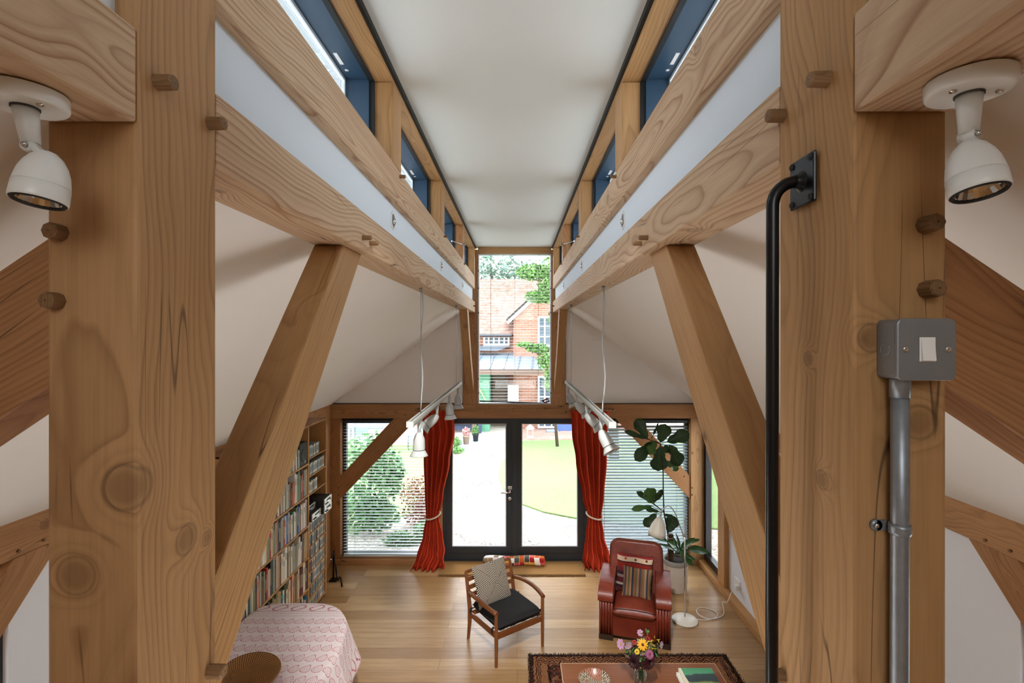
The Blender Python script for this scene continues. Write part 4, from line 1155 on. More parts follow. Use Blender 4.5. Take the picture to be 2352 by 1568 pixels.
TX0, TX1, TY0, TY1, TZ = .374, 1.72, 3.50, 4.285, .42
ct = empty('coffee_table', ((TX0+TX1)/2, (TY0+TY1)/2, .013), 'low mahogany coffee table with pale edge standing on the rug', 'coffee table')
FM = frame(((TX0+TX1)/2, 3.9, TZ), (1,0,0), (0,0,1))
obj('table_top', MB().box(TX0+.006, TX1-.006, TY0+.006, TY1-.006, TZ-.03, TZ), W_TABLE, ct, M=FM)
e = MB().box(TX0, TX0+.006, TY0, TY1, TZ-.03, TZ+.001).box(TX1-.006, TX1, TY0, TY1, TZ-.03, TZ+.001).box(TX0+.006, TX1-.006, TY1-.006, TY1, TZ-.03, TZ+.001).box(TX0+.006, TX1-.006, TY0, TY0+.006, TZ-.03, TZ+.001)
obj('edging', e, plain('edge_pale', '#c9a27c', .35), ct)
for x in (TX0+.06, TX1-.06):
    for y in (TY0+.06, TY1-.06):
        obj('leg', MB().tube([(x,y,TZ-.03),(x,y,.013)], [.028,.018], 12), W_TABLE, ct)
    obj('apron', MB().box(x-.01, x+.01, TY0+.08, TY1-.08, TZ-.09, TZ-.03), W_TABLE, ct)
obj('shelf', MB().box(TX0+.08, TX1-.08, TY0+.08, TY1-.08, .16, .175), W_TABLE, ct)
# patterned bowl
def bowl_mat():
    m, nt, out = newmat('bowl_glaze'); x, y, z = sep(nt, texco(nt))
    r = mth(nt,'SQRT', mth(nt,'ADD', mth(nt,'MULTIPLY',x,x), mth(nt,'MULTIPLY',y,y)))
    a = mth(nt,'MULTIPLY', mth(nt,'ADD', mth(nt,'DIVIDE', mth(nt,'ARCTAN2', y, x), 2*PI), .5), 13)
    t = mth(nt,'ABSOLUTE', mth(nt,'MULTIPLY_ADD', mth(nt,'FRACT', a), 2, -1))
    f = mth(nt,'FRACT', mth(nt,'MULTIPLY_ADD', r, 36, mth(nt,'MULTIPLY', t, 1.7)))
    k = mrange(nt, f, .45, .55)
    ring = mth(nt,'GREATER_THAN', r, .064)
    a2 = mth(nt,'GREATER_THAN', mth(nt,'FRACT', mth(nt,'MULTIPLY', a, 2)), .5)
    inner = mth(nt,'MULTIPLY', a2, mth(nt,'GREATER_THAN', r, .036))
    pat = mth(nt,'ADD', mth(nt,'MULTIPLY', k, ring), mth(nt,'MULTIPLY', inner, mth(nt,'SUBTRACT', 1.0, ring)), clamp=True)
    c = mixc(nt, pat, sr('#d8c8ae'), sr('#17130f'))
    red = mth(nt,'MULTIPLY', mth(nt,'GREATER_THAN', sep(nt, noise(nt, texco(nt), 14, 0).outputs['Color'])[0], .62), ring)
    c = mixc(nt, mth(nt,'MULTIPLY', red, .7), c, sr('#a05a42'))
    princ(nt, out, c, .3); return m
bw = MB().lathe([(0,.004),(.04,.006),(.075,.018),(.105,.042),(.124,.068),(.127,.070),(.128,.066),(.110,.036),(.078,.008),(.05,0),(0,0)], (.625,3.995,TZ+.001), n=56)
tag(obj('bowl', bw, bowl_mat()), 'round bowl with black zigzag pattern on the coffee table', 'bowl')
# books on the coffee table
def cover_mat():
    m, nt, out = newmat('green_cover'); x, y, z = sep(nt, texco(nt))
    n = noise(nt, vmul(nt, texco(nt), (5,2,1)), 1.5, 3).outputs[0]
    v = mth(nt,'MULTIPLY_ADD', n, .11, y)
    c = ramp(nt, mrange(nt, v, -.14, .21), [(0,sr('#5f7a3a')),(.22,sr('#a9b96a')),(.34,sr('#3f7a56')),(.42,sr('#8fb38a')),(.48,sr('#3c8f8e')),(.54,sr('#8fa85a')),(.60,sr('#2b3a3f')),(.82,sr('#33474a')),(.86,sr('#4d9a72')),(1,sr('#4a9a6c'))])
    c = mixc(nt, mth(nt,'LESS_THAN', mth(nt,'MULTIPLY_ADD', n, .05, x), -.085), c, sr('#e6dcc6'))
    princ(nt, out, c, .35); return m
def table_book(x0, x1, y0, y1, z0, z1, rot, cov, label):
    c = ((x0+x1)/2, (y0+y1)/2, z0)
    M = Matrix.Translation(c) @ Matrix.Rotation(rot, 4, 'Z')
    w, d, h = (x1-x0)/2, (y1-y0)/2, z1-z0
    r = empty('large_book', c, label, 'book')
    obj('cover', MB().box(-w, w, -d, d, h-.0025, h).box(-w, w, -d, d, 0, .0025).box(w-.003, w, -d, d, .0025, h-.0025).xf(M), cov, r, M=M)
    obj('page_block', MB().box(-w+.004, w-.004, -d+.004, d-.004, .003, h-.003).xf(M), plain('white_pages', '#eeeae0', .8), r, M=M)
    return r, M
table_book(1.338, 1.615, 3.79, 4.14, TZ+.001, TZ+.022, 0.02, plain('white_cover', '#e9e6df', .4), 'white book below the green book on the coffee table')
bk_, BM = table_book(1.358, 1.640, 3.80, 4.155, TZ+.024, TZ+.046, 0, cover_mat(), 'large book with green and dark banded cover on the coffee table')
fc = bpy.data.curves.new('title', 'FONT'); fc.body = 'HOWARD HODGKIN'; fc.size = .028; fc.align_x = 'CENTER'; fc.extrude = .0002
tmp = bpy.data.objects.new('title', fc); COL.objects.link(tmp)
bpy.context.view_layer.update()
tme = bpy.data.meshes.new_from_object(tmp.evaluated_get(bpy.context.evaluated_depsgraph_get()))
bpy.data.objects.remove(tmp)
tme.materials.clear(); tme.materials.append(plain('title_ink', '#2c3326', .5))
to = bpy.data.objects.new('title', tme); COL.objects.link(to)
place(to, BM @ Matrix.Translation((.035, -.075, .0226)), bk_)
# vase and flowers
V0 = Vector((1.010, 4.02, TZ+.001))
def vglass():
    m, nt, out = newmat('vase_glass')
    t = nt.nodes.new('ShaderNodeBsdfTransparent'); t.inputs[0].default_value = (.93,.96,.95,1)
    g = nt.nodes.new('ShaderNodeBsdfGlossy'); g.inputs['Roughness'].default_value = .02
    lw = nt.nodes.new('ShaderNodeLayerWeight'); lw.inputs[0].default_value = .35
    mx = nt.nodes.new('ShaderNodeMixShader'); nt.links.new(mth(nt,'MULTIPLY_ADD', lw.outputs['Facing'], .55, .06), mx.inputs[0])
    nt.links.new(t.outputs[0], mx.inputs[1]); nt.links.new(g.outputs[0], mx.inputs[2]); nt.links.new(mx.outputs[0], out.inputs[0]); return m
M_VASE = vglass()
vs_ = empty('glass_vase', V0, 'clear glass vase holding cut flowers on the coffee table', 'vase')
obj('vase_body', MB().lathe([(0,.008),(.036,.008),(.05,.03),(.057,.065),(.05,.10),(.036,.135),(.033,.155),(.040,.175),(.046,.182),(.043,.177),(.036,.155),(.039,.137),(.053,.10),(.060,.065),(.053,.027),(.040,0),(0,0)], V0, n=36), M_VASE, vs_)
obj('water', MB().lathe([(0,.085),(.052,.085),(.0555,.065),(.048,.03),(.034,.009),(0,.009)], V0, n=30), glass_mat('vase_water', (.9,.95,.93)), vs_)
M_STEM = plain('stem_green', '#4a6b34', .6); M_LEAFG = plain('leaf_green', '#3f6a33', .5, var=.25)
def fpx(u, v, y): return Vector(((u-VX)*y/F, y, CAMZ-(v-VY)*y/F))
random.seed(5)
def petal(m, c, ax, ang, ln, w, lift, mi=0, notch=False):
    ax = Vector(ax).normalized(); up = Vector((0,0,1)) if abs(ax.z) < .9 else Vector((1,0,0))
    a = ax.cross(up).normalized(); b = ax.cross(a)
    d = a*math.cos(ang)+b*math.sin(ang); sd = ax.cross(d)
    pts = [(0,.15),(.35,.75),(.7,1.0),(.92,.7),(1.0,.15)]
    vs = []
    for (t, q) in pts:
        p = Vector(c)+d*(ln*t*math.cos(lift))+ax*(ln*t*math.sin(lift)-ln*.25*t*t)
        vs += [p-sd*w*q/2, p+sd*w*q/2]
    m.add(vs, [(2*i,2*i+1,2*i+3,2*i+2) for i in range(4)], mi, True)
def flower(name, label, u, v, y, kind, col, size, face):
    p = fpx(u, v, y)
    r = empty(name, (V0.x, V0.y, TZ+.03), label, 'flower', None)
    ax = Vector(face).normalized()
    base = V0+Vector((random.uniform(-.025,.025), random.uniform(-.025,.025), .03))
    neck = V0+Vector(((p.x-V0.x)*.18, (p.y-V0.y)*.18, .165))
    neck.x = V0.x+max(-.026, min(.026, neck.x-V0.x)); neck.y = V0.y+max(-.026, min(.026, neck.y-V0.y))
    pts = []
    for k in range(9):
        t = k/8
        pts.append((base*(1-t)**2 + neck*2*t*(1-t)*1.0 + p*t*t) if True else p)
    pts = [base, (base+neck)/2, neck, neck*.6+p*.4+Vector((0,0,.015)), neck*.25+p*.75+Vector((0,0,.008)), p-ax*.004]
    obj('stem', MB().tube(pts, .0023, 6), M_STEM, r)
    pm = MB(); mp = plain('petal_'+col.strip('#'), col, .6, var=.18, nscale=60)
    if kind == 'daisy':
        for k in range(13): petal(pm, p, ax, 2*PI*k/13+random.uniform(-.08,.08), size, size*.30, .15)
        obj('petals', pm, mp, r); obj('flower_centre', MB().sphere(p+ax*.004, size*.24, 10, 6), plain('daisy_eye', '#5a3414', .8), r)
    elif kind == 'dahlia':
        for ring, (n, ln, lf) in enumerate(((16,1,.02),(14,.85,.35),(12,.68,.7),(9,.5,1.0),(6,.35,1.3))):
            for k in range(n): petal(pm, p, ax, 2*PI*k/n+ring*.3, size*ln, size*.26, lf)
        obj('petals', pm, mp, r)
    elif kind == 'cosmos':
        for k in range(7): petal(pm, p, ax, 2*PI*k/7+random.uniform(-.15,.15), size, size*.58, .45)
        obj('petals', pm, mp, r); obj('flower_centre', MB().sphere(p+ax*.003, size*.2, 8, 6), plain('cosmos_eye', '#a9a03a', .8), r)
    elif kind == 'bud':
        obj('petals', pm.sphere(p, size, 10, 8, sc=(1,1,1.2)), mp, r)
    elif kind == 'spray':
        for k in range(26):
            q = p+Vector((random.uniform(-1,1), random.uniform(-.6,.6), random.uniform(-1,1)))*size
            petal(pm, q, (random.uniform(-1,1),-1,random.uniform(0,1)), random.uniform(0,6.3), size*.5, size*.18, .2)
        obj('petals', pm, mp, r)
    if kind != 'spray':
        lm = MB()
        for k in range(6):
            t = .45+.09*k; q = neck*(1-t)+p*t
            petal(lm, q, (random.uniform(-1,1),random.uniform(-1,1),.6), random.uniform(0,6.3), .05, .018, .3)
        obj('leaf', lm, M_LEAFG, r)
flower('daisy', 'yellow daisy with brown eye at the middle of the bouquet', 1476, 1480, 3.93, 'daisy', '#e3a312', .045, (0,-.85,.5))
flower('daisy', 'small yellow daisy below the large one in the bouquet', 1463, 1496, 3.92, 'daisy', '#d9b21c', .022, (-.3,-.8,.5))
flower('dahlia', 'dark burgundy dahlia drooping on the bowl side of the vase', 1455, 1519, 3.93, 'dahlia', '#2d0a10', .066, (-.5,-.75,.1))
flower('dahlia', 'large dark burgundy dahlia drooping on the green book side of the vase', 1491, 1519, 3.92, 'dahlia', '#3a0a12', .072, (.45,-.8,.15))
flower('dahlia', 'blackish dahlia at the back of the bouquet towards the armchair foot', 1504, 1495, 4.08, 'dahlia', '#240b12', .05, (.6,-.3,.5))
flower('dahlia', 'pink dahlia below the yellow spray in the bouquet', 1493, 1503, 3.90, 'dahlia', '#a05a78', .038, (.25,-.8,.4))
flower('dahlia', 'round bright red dahlia beside the large yellow daisy', 1457, 1474, 3.96, 'dahlia', '#a5171d', .02, (-.2,-.6,.7))
flower('dahlia', 'deep red dahlia half hidden under the round bright red one', 1458, 1486, 4.02, 'dahlia', '#6a1018', .03, (-.2,-.6,.6))
flower('dahlia', 'red dahlia behind the top of the large yellow daisy', 1488, 1466, 4.03, 'dahlia', '#a01a22', .025, (.1,-.5,.8))
flower('cosmos', 'pale mauve cosmos standing highest in the bouquet', 1470, 1453, 4.0, 'cosmos', '#b48aa8', .03, (.1,-.5,.4))
flower('cosmos', 'large pale pink cosmos reaching out towards the rug', 1427, 1479, 3.98, 'cosmos', '#bf8fb0', .045, (-.7,-.5,.3))
flower('cosmos', 'pale lilac cosmos next to the large one facing the camera', 1442, 1481, 3.95, 'cosmos', '#c3a2c0', .038, (.2,-.7,-.1))
flower('cosmos', 'small pale cosmos alone on the lamp side of the bouquet', 1518, 1480, 4.0, 'cosmos', '#b79ab0', .032, (.5,-.5,.1))
flower('cosmos', 'faded pink cosmos hanging just above the dark dahlias', 1476, 1500, 3.91, 'cosmos', '#c09ab0', .028, (0,-.8,-.4))
flower('cosmos', 'drooping pink cosmos above the bowl side burgundy dahlia', 1441, 1505, 3.95, 'cosmos', '#b88aa0', .03, (-.5,-.5,-.5))
flower('flower_bud', 'green bud sticking up above the bouquet', 1489, 1450, 4.02, 'bud', '#5f7d3c', .010, (0,0,1))
flower('goldenrod', 'feathery yellow spray leaning to the lamp side of the bouquet', 1500, 1478, 4.02, 'spray', '#b5a126', .045, (.3,-.3,.8))

# ------------------------------------------------------------------ dining table with printed cloth, wicker bowl
def toile():
    m, nt, out = newmat('block_print')
    uv = texco(nt, 'UV'); u, v, _ = sep(nt, uv)
    wob = noise(nt, uv, 9, 2).outputs['Color']; wx, wy, _ = sep(nt, wob)
    grain = noise(nt, uv, 90, 3, .7).outputs[0]
    def tile(su, sv, sh=0):
        row = mth(nt,'FLOOR', mth(nt,'MULTIPLY', v, sv))
        a = mth(nt,'SUBTRACT', mth(nt,'FRACT', mth(nt,'MULTIPLY_ADD', row, sh, mth(nt,'MULTIPLY', u, su))), .5)
        b = mth(nt,'SUBTRACT', mth(nt,'FRACT', mth(nt,'MULTIPLY', v, sv)), .5)
        return a, b
    a, b = tile(11.5, 8.2, .13)
    a = mth(nt,'ADD', a, mth(nt,'MULTIPLY_ADD', wx, .16, -.08)); b = mth(nt,'ADD', b, mth(nt,'MULTIPLY_ADD', wy, .16, -.08))
    # slanted teardrop
    p = mth(nt,'SUBTRACT', a, mth(nt,'MULTIPLY', b, .62)); q = mth(nt,'ADD', b, mth(nt,'MULTIPLY', a, .25))
    wd = mth(nt,'MULTIPLY_ADD', q, -.55, .42)
    d = mth(nt,'SQRT', mth(nt,'ADD', mth(nt,'POWER', mth(nt,'DIVIDE', p, wd), 2), mth(nt,'POWER', mth(nt,'DIVIDE', q, .36), 2)))
    ang = mth(nt,'ARCTAN2', q, p)
    rr = mth(nt,'ABSOLUTE', mth(nt,'SUBTRACT', mth(nt,'FRACT', mth(nt,'ADD', mth(nt,'MULTIPLY', d, 2.6), mth(nt,'DIVIDE', ang, 2*PI))), .5))
    ink = mth(nt,'MULTIPLY', mrange(nt, rr, .10, .17, 1, 0), mrange(nt, d, .92, 1.0, 1, 0))
    outl = mrange(nt, mth(nt,'ABSOLUTE', mth(nt,'SUBTRACT', d, 1.0)), .04, .11, 1, 0)
    ink = mth(nt,'MAXIMUM', mth(nt,'MULTIPLY', ink, .8), outl)
    # border: lines and scroll, v measured from the end of the cloth
    a2, b2 = tile(6.0, 1.0)
    bord = mth(nt,'MULTIPLY', mth(nt,'GREATER_THAN', v, 1.44), mth(nt,'LESS_THAN', v, 1.54))
    vv = mth(nt,'DIVIDE', mth(nt,'SUBTRACT', v, 1.49), .05)
    dd = mth(nt,'SQRT', mth(nt,'ADD', mth(nt,'POWER', mth(nt,'MULTIPLY', a2, 2.1), 2), mth(nt,'POWER', mth(nt,'ADD', vv, mth(nt,'MULTIPLY', mth(nt,'SINE', mth(nt,'MULTIPLY', u, 37)), .35)), 2)))
    sc = mrange(nt, mth(nt,'ABSOLUTE', mth(nt,'SUBTRACT', dd, .72)), .08, .16, 1, 0)
    ln = mth(nt,'ADD', mrange(nt, mth(nt,'ABSOLUTE', mth(nt,'SUBTRACT', v, 1.435)), .002, .005, 1, 0), mrange(nt, mth(nt,'ABSOLUTE', mth(nt,'SUBTRACT', v, 1.545)), .002, .005, 1, 0), clamp=True)
    l2 = mrange(nt, mth(nt,'ABSOLUTE', mth(nt,'SUBTRACT', v, 1.36)), .002, .005, .5, 0)
    dots = mth(nt,'MULTIPLY', mrange(nt, mth(nt,'ABSOLUTE', mth(nt,'SUBTRACT', v, 1.40)), .006, .010, 1, 0), mth(nt,'GREATER_THAN', mth(nt,'FRACT', mth(nt,'MULTIPLY', u, 40)), .5))
    b_ink = mth(nt,'MAXIMUM', mth(nt,'MULTIPLY', sc, bord), mth(nt,'MAXIMUM', ln, mth(nt,'MAXIMUM', l2, mth(nt,'MULTIPLY', dots, .5))))
    ink = mth(nt,'MAXIMUM', mth(nt,'MULTIPLY', ink, mth(nt,'LESS_THAN', v, 1.32)), b_ink)
    ink = mth(nt,'MULTIPLY', ink, mrange(nt, grain, .34, .6, .25, .95))
    c = mixc(nt, mrange(nt, grain, .45, .75, 0, .16), sr('#e4d9da'), sr('#c98f92'))
    c = mixc(nt, ink, c, sr('#b02638'))
    wr = noise(nt, vmul(nt, texco(nt), (3,7,5)), 2.2, 3).outputs[0]
    princ(nt, out, c, .85, 0, .2, wr, .35, .02); return m
DTZ = .785; TCX, TCY = -1.91, 3.72
def tab_edge(th, a, b, grow=0):
    c, s = math.cos(th), math.sin(th)
    n = 2.5 if c > 0 else 7
    r = (abs(c)**n + abs(s)**n)**(-1/n)
    return (TCX+(a+grow)*r*c, TCY+(b+grow)*r*s)
dt = empty('dining_table', (TCX, TCY, 0), 'dining table hidden under a red and white printed cloth', 'table')
tp = [tab_edge(2*PI*k/64, .49, .85) for k in range(64)]
obj('table_top', MB().prism(tp, DTZ-.03, DTZ, 'z'), W_TABLE, dt)
for x in (-2.2, -1.6):
    for y in (3.15, 4.25): obj('leg', MB().box(x-.03, x+.03, y-.03, y+.03, 0, DTZ-.03), W_TABLE, dt, bevel=.004)
def cl(u, v):
    th = 2*PI*u; R = 1.35*v
    if R <= 1:
        x, y = tab_edge(th, .492, .853); x = TCX+(x-TCX)*R; y = TCY+(y-TCY)*R
        return (x, y, DTZ+.004+.002*math.sin(x*23+y*9)*(1-R)-.004*max(0, R-.93)/.07)
    t = (R-1)/.35
    x, y = tab_edge(th, .492, .853, .006)
    c, s = math.cos(th), math.sin(th)
    drop = .40*t; lim = 1.0 if c > -.35 else .0
    fl = (.10*t + .035*t*math.sin(th*9+1))*lim
    rx, ry = x-TCX, y-TCY; l = math.hypot(rx/.49, ry/.85)
    nx, ny = (rx/.24, ry/.72); q = math.hypot(nx, ny); nx, ny = nx/q, ny/q
    if c < -.35: return (x+.004*t, y, DTZ-.0-drop*.3)
    return (x+nx*fl, y+ny*fl, DTZ-drop)
def cluv(u, v):
    x, y, z = cl(u, v); th = 2*PI*u; R = 1.35*v
    k = max(0, R-1)*1.1
    if R > 1.2 and math.cos(th) > -.3 and math.sin(th) < .75: return (th*1.15, 1.425+(R-1.2)/.15*.125)
    return (x-TCX+k*math.cos(th)*.6, y-TCY+.80+k*math.sin(th)*.6 - .08)
tag(obj('tablecloth', MB().grid(128, 54, cl, uvfn=cluv), toile()), 'white cloth block-printed with red paisley over the dining table', 'tablecloth')
# wicker bowl
def wick():
    m, nt, out = newmat('wicker_coil'); x, y, z = sep(nt, texco(nt))
    r = mth(nt,'SQRT', mth(nt,'ADD', mth(nt,'MULTIPLY',x,x), mth(nt,'MULTIPLY',y,y)))
    s = mth(nt,'ADD', mth(nt,'MULTIPLY', r, 75), mth(nt,'MULTIPLY', z, 60))
    row = mth(nt,'FLOOR', s); fr = mth(nt,'FRACT', s)
    a = mth(nt,'MULTIPLY', mth(nt,'ARCTAN2', y, x), 11.5)
    st = mth(nt,'FRACT', mth(nt,'ADD', mth(nt,'MULTIPLY', row, .18), a))
    hi = mth(nt,'MULTIPLY', mrange(nt, mth(nt,'ABSOLUTE', mth(nt,'SUBTRACT', st, .5)), .10, .2, 1, 0), mrange(nt, mth(nt,'ABSOLUTE', mth(nt,'SUBTRACT', fr, .5)), .3, .46, 1, 0))
    c = mixc(nt, mrange(nt, mth(nt,'ABSOLUTE', mth(nt,'SUBTRACT', fr, .5)), .2, .5), sr('#8a5527'), sr('#2d1a0b'))
    c = mixc(nt, hi, c, sr('#c99a5c'))
    princ(nt, out, c, .55, 0, .3, mth(nt,'ADD', hi, mth(nt,'ABSOLUTE', mth(nt,'SUBTRACT', fr, .5))), .6, .006); return m
WM = Matrix.Translation((-1.905, 3.49, DTZ+.018)) @ Matrix.Rotation(.10, 4, 'Y') @ Matrix.Rotation(.05, 4, 'X')
wp_ = [(0,.012),(.06,.012),(.12,.022),(.165,.048),(.192,.082),(.200,.092),(.204,.088),(.196,.074),(.17,.036),(.125,.008),(.06,0),(0,0)]
tag(obj('wicker_bowl', MB().lathe(wp_, n=64).xf(WM), wick(), M=WM), 'brown coiled wicker bowl standing on the printed tablecloth', 'bowl')

# ------------------------------------------------------------------ potted fig
def leafmat(name, a, b):
    m, nt, out = newmat(name); u, v, _ = sep(nt, texco(nt, 'UV'))
    mid = mrange(nt, mth(nt,'ABSOLUTE', mth(nt,'SUBTRACT', u, .5)), .008, .028, 1, 0)
    s = mth(nt,'FRACT', mth(nt,'MULTIPLY', mth(nt,'SUBTRACT', v, mth(nt,'MULTIPLY', mth(nt,'ABSOLUTE', mth(nt,'SUBTRACT', u, .5)), .8)), 7))
    vein = mth(nt,'MAXIMUM', mid, mrange(nt, mth(nt,'ABSOLUTE', mth(nt,'SUBTRACT', s, .5)), .02, .07, .5, 0))
    n = noise(nt, texco(nt), 8, 2).outputs[0]
    c = mixc(nt, n, sr(a), sr(b)); c = mixc(nt, mth(nt,'MULTIPLY', vein, .35), c, sr('#7d9a63'))
    princ(nt, out, c, .32, 0, .45, vein, .15, .004); return m
M_FIG = leafmat('fig_leaf', '#1f3a22', '#345a30'); M_FIGL = leafmat('fig_leaf_young', '#3d6a33', '#5c8a48'); M_STRAP = leafmat('strap_leaf', '#2d5a2b', '#4c7d3c')
def leaf(m, b, t, w, nrm, lobed=True, curl=.12, n=10):
    b, t = Vector(b), Vector(t); d = t-b; ln = d.length; d.normalize()
    nr = Vector(nrm); sd = d.cross(nr).normalized(); nr = sd.cross(d).normalized()
    def wid(v):
        if lobed: return max(.02, math.sin(PI*min(1, v*1.0)**1.0)**.55*(.52+.55*v**1.4 - .30*math.exp(-((v-.42)/.12)**2)*.6))*(1 if v < .97 else .6)
        return max(.02, math.sin(PI*v**.85)**.8)
    def fn(u, v):
        s = (u-.5)*2
        p = b + d*(ln*v) + sd*(s*w/2*wid(v))
        return p + nr*(curl*w*(s*s*.6) - curl*ln*(v-.4)**2*1.0 + .012*math.sin(v*13+s*2)*abs(s)*(1 if lobed else .3))
    m.grid(6, n, fn)
random.seed(12)
PY = 6.40
def fz(zx, zy, y=None): return fpx(1300+zx/3.016, 880+zy/3.016, y or PY)
pf = empty('potted_fig', (2.045, 6.36, 0), 'tall fiddle-leaf fig in white textured pot behind the armchair', 'plant')
def potmat():
    m, nt, out = newmat('pot_white'); x, y, z = sep(nt, texco(nt))
    a = mth(nt,'MULTIPLY', mth(nt,'ARCTAN2', y, x), 24)
    g = mth(nt,'ADD', mth(nt,'SINE', mth(nt,'MULTIPLY_ADD', z, 420, mth(nt,'MULTIPLY', a, 2))), mth(nt,'SINE', mth(nt,'MULTIPLY_ADD', z, -420, mth(nt,'MULTIPLY', a, 2))))
    c = mixc(nt, mrange(nt, g, -1.5, 1.5), sr('#d9d2c8'), sr('#e6e0d8'))
    princ(nt, out, c, .6, 0, .3, g, .35, .004); return m
PC = (2.045, 6.36, 0)
obj('pot', MB().lathe([(0,0),(.135,0),(.142,.01),(.158,.34)], PC, n=48), potmat(), pf)
obj('pot_rim', MB().lathe([(.158,.338),(.161,.345),(.162,.40),(.156,.404),(.148,.40),(.146,.34)], PC, n=48), plain('pot_rim', '#a3a39c', .5), pf)
obj('soil', MB().lathe([(.147,.35),(.10,.372),(0,.375)], PC, n=24, smooth=True), plain('soil', '#1e1712', .95, var=.5, nscale=60, bstr=.6), pf)
st = [fz(715,1190), fz(705,1030), fz(690,950), fz(678,890), fz(674,760), fz(673,620), fz(664,520), fz(655,420)]
obj('stem', MB().tube(st, [.012,.011,.010,.009,.008,.0075,.007,.006], 8), plain('fig_bark', '#3b2a20', .8), pf)
px0 = fz(719,1180); px1 = fz(719,1036)
obj('support_stake', MB().box(px0.x-.032, px0.x+.032, PY-.06, PY-.01, .36, px1.z), W_DARKPOST, pf, bevel=.004)
for z_ in (.40, .40+.0): pass
for zz_ in (1062, 1110):
    q = fz(719, zz_)
    obj('tie', MB().box(q.x-.036, q.x+.036, PY-.064, PY-.006, q.z-.004, q.z+.004), plain('tie_white', '#c9c3b5', .7), pf)
LV = [((650,405),(690,282),118,0),((700,405),(855,345),105,0),((712,425),(792,572),120,0),((645,440),(640,608),135,0),((605,402),(476,535),95,0),((562,385),(487,245),95,0),((556,385),(408,330),44,0),((648,455),(718,455),62,0),((620,400),(575,490),75,1),((690,545),(782,588),75,1),((590,385),(640,280),20,0),
      ((590,830),(568,722),115,1),((600,830),(668,738),52,0),((585,818),(492,748),44,0),((600,850),(452,872),46,1),((648,890),(552,868),38,0),((628,900),(540,990),72,0),((705,1030),(752,920),105,0),((680,905),(745,932),34,0)]
for yng in (0, 1):
    m = MB(); tw = MB()
    for (b, t, w, yv) in LV:
        if yv != yng: continue
        oy = random.uniform(-.10, .06)
        B = fz(*b); T = fz(*t, PY+oy)
        near = min(st, key=lambda q: (q-B).length + (.3 if q.z > B.z+.05 else 0))
        tw.tube([near, B+(T-B)*.04], .0035, 6)
        leaf(m, B, T, w/3.016*PY/F*1.22, (random.uniform(-.3,.3), -1, random.uniform(.1,.5)))
    f1 = obj('foliage', m, M_FIGL if yng else M_FIG, pf)
    obj('twig', tw, MATS['fig_bark'], pf)
p2 = empty('strap_leaf_plant', (2.16, 6.27, .375), 'low plant with broad strap leaves growing at the rim of the fig pot', 'plant')
m = MB()
for (b, t, w) in [((845,1145),(1000,1172),60),((790,1150),(892,1068),42),((840,1110),(932,1078),26),((800,1170),(882,1268),46),((790,1160),(768,1043),22),((780,1150),(700,1092),48),((825,1185),(905,1230),22),((700,1090),(572,1045),46),((760,1160),(640,1105),30),((800,1140),(830,1200),50),((770,1150),(740,1060),26)]:
    B = fz(760+(b[0]-760)*.6, 1180, 6.33); T = fz(*t, 6.22+random.uniform(-.05,.05))
    mid = fz(*b, 6.28)
    m.tube([B, mid], .006, 6); leaf(m, mid, T, w/3.016*6.3/F*1.15, (random.uniform(-.3,.3), -.6, 1), False, .2)
obj('foliage', m, M_STRAP, p2)

# ------------------------------------------------------------------ floor lamp, socket, flex
LY = 5.65; LX = 1.925
fl = empty('floor_lamp', (LX, LY, 0), 'cream floor lamp with chrome pole and bent arm beside the armchair', 'floor lamp')
obj('lamp_base', MB().lathe([(0,0),(.142,0),(.146,.006),(.144,.014),(.138,.020),(.08,.034),(.03,.044),(.012,.048),(0,.048)], (LX,LY,0), n=48), M_CREAM, fl)
obj('base_seam', MB().lathe([(.1462,.007),(.147,.009),(.1462,.011)], (LX,LY,0), n=48), M_GAP, fl)
obj('pole', MB().tube([(LX,LY,.045),(LX,LY,1.17)], .0075, 14).sphere((LX,LY,1.175), .010), M_CHROME, fl)
J = Vector((LX-.02, LY-.012, .985))
cl_ = MB().sphere(J, .017, 12, 8).lathe([(0,-.02),(.012,-.02),(.012,.02),(0,.02)], (LX,LY,.985), n=12)
cl_.tube([J+Vector((-.02,-.02,.02)), J+Vector((.03,0,-.01))], .006, 8)
obj('arm_clamp', cl_, M_CHROME, fl)
def lz(zx, zy): return fpx(1300+zx/3.016, 880+zy/3.016, LY-.02)
ar = [J, lz(790,990), lz(765,920), lz(745,880), lz(725,855), lz(705,848), lz(685,858), lz(668,880), lz(655,915)]
obj('lamp_arm', MB().tube(ar, .0055, 10), M_CHROME, fl)
tp_ = lz(653,918); bt = lz(628,1052)
ax = (bt-tp_); ax.normalize(); hgt = (bt-tp_).length
obj('lamp_socket', MB().lathe([(0,-.012),(.012,-.010),(.015,.008),(.014,.018)], tp_, ax, 16), M_CHROME, fl)
sh = MB().lathe([(.013,.01),(.028,.018),(.052,.055),(.078,.115),(.094,.175),(.100,.225),(.098,.225),(.092,.175),(.076,.115),(.05,.057),(.026,.022)], tp_, ax, 40)
obj('lamp_shade', sh, M_CREAM, fl)
SO = Vector((XR+.048, 5.98, .27))
so = empty('wall_socket', SO, 'white double wall socket low on the panel near the lamp', 'socket')
obj('socket_plate', MB().box(XR+.038, XR+.052, 5.90, 6.05, .225, .315), M_WPLASTIC, so, bevel=.003)
for y in (5.935, 6.015): obj('switch_rocker', MB().box(XR+.035, XR+.039, y-.012, y+.004, .285, .30), M_WPLASTIC, so)
pl = obj('plug', MB().box(XR-.005, XR+.037, 5.905, 5.955, .205, .265), M_WPLASTIC, bevel=.006)
tag(pl, 'white plug pushed into the wall socket', 'plug')
def fl_pt(u, v, z=.006):
    y = (CAMZ-z)*F/(v-VY); return Vector(((u-VX)*y/F, y, z))
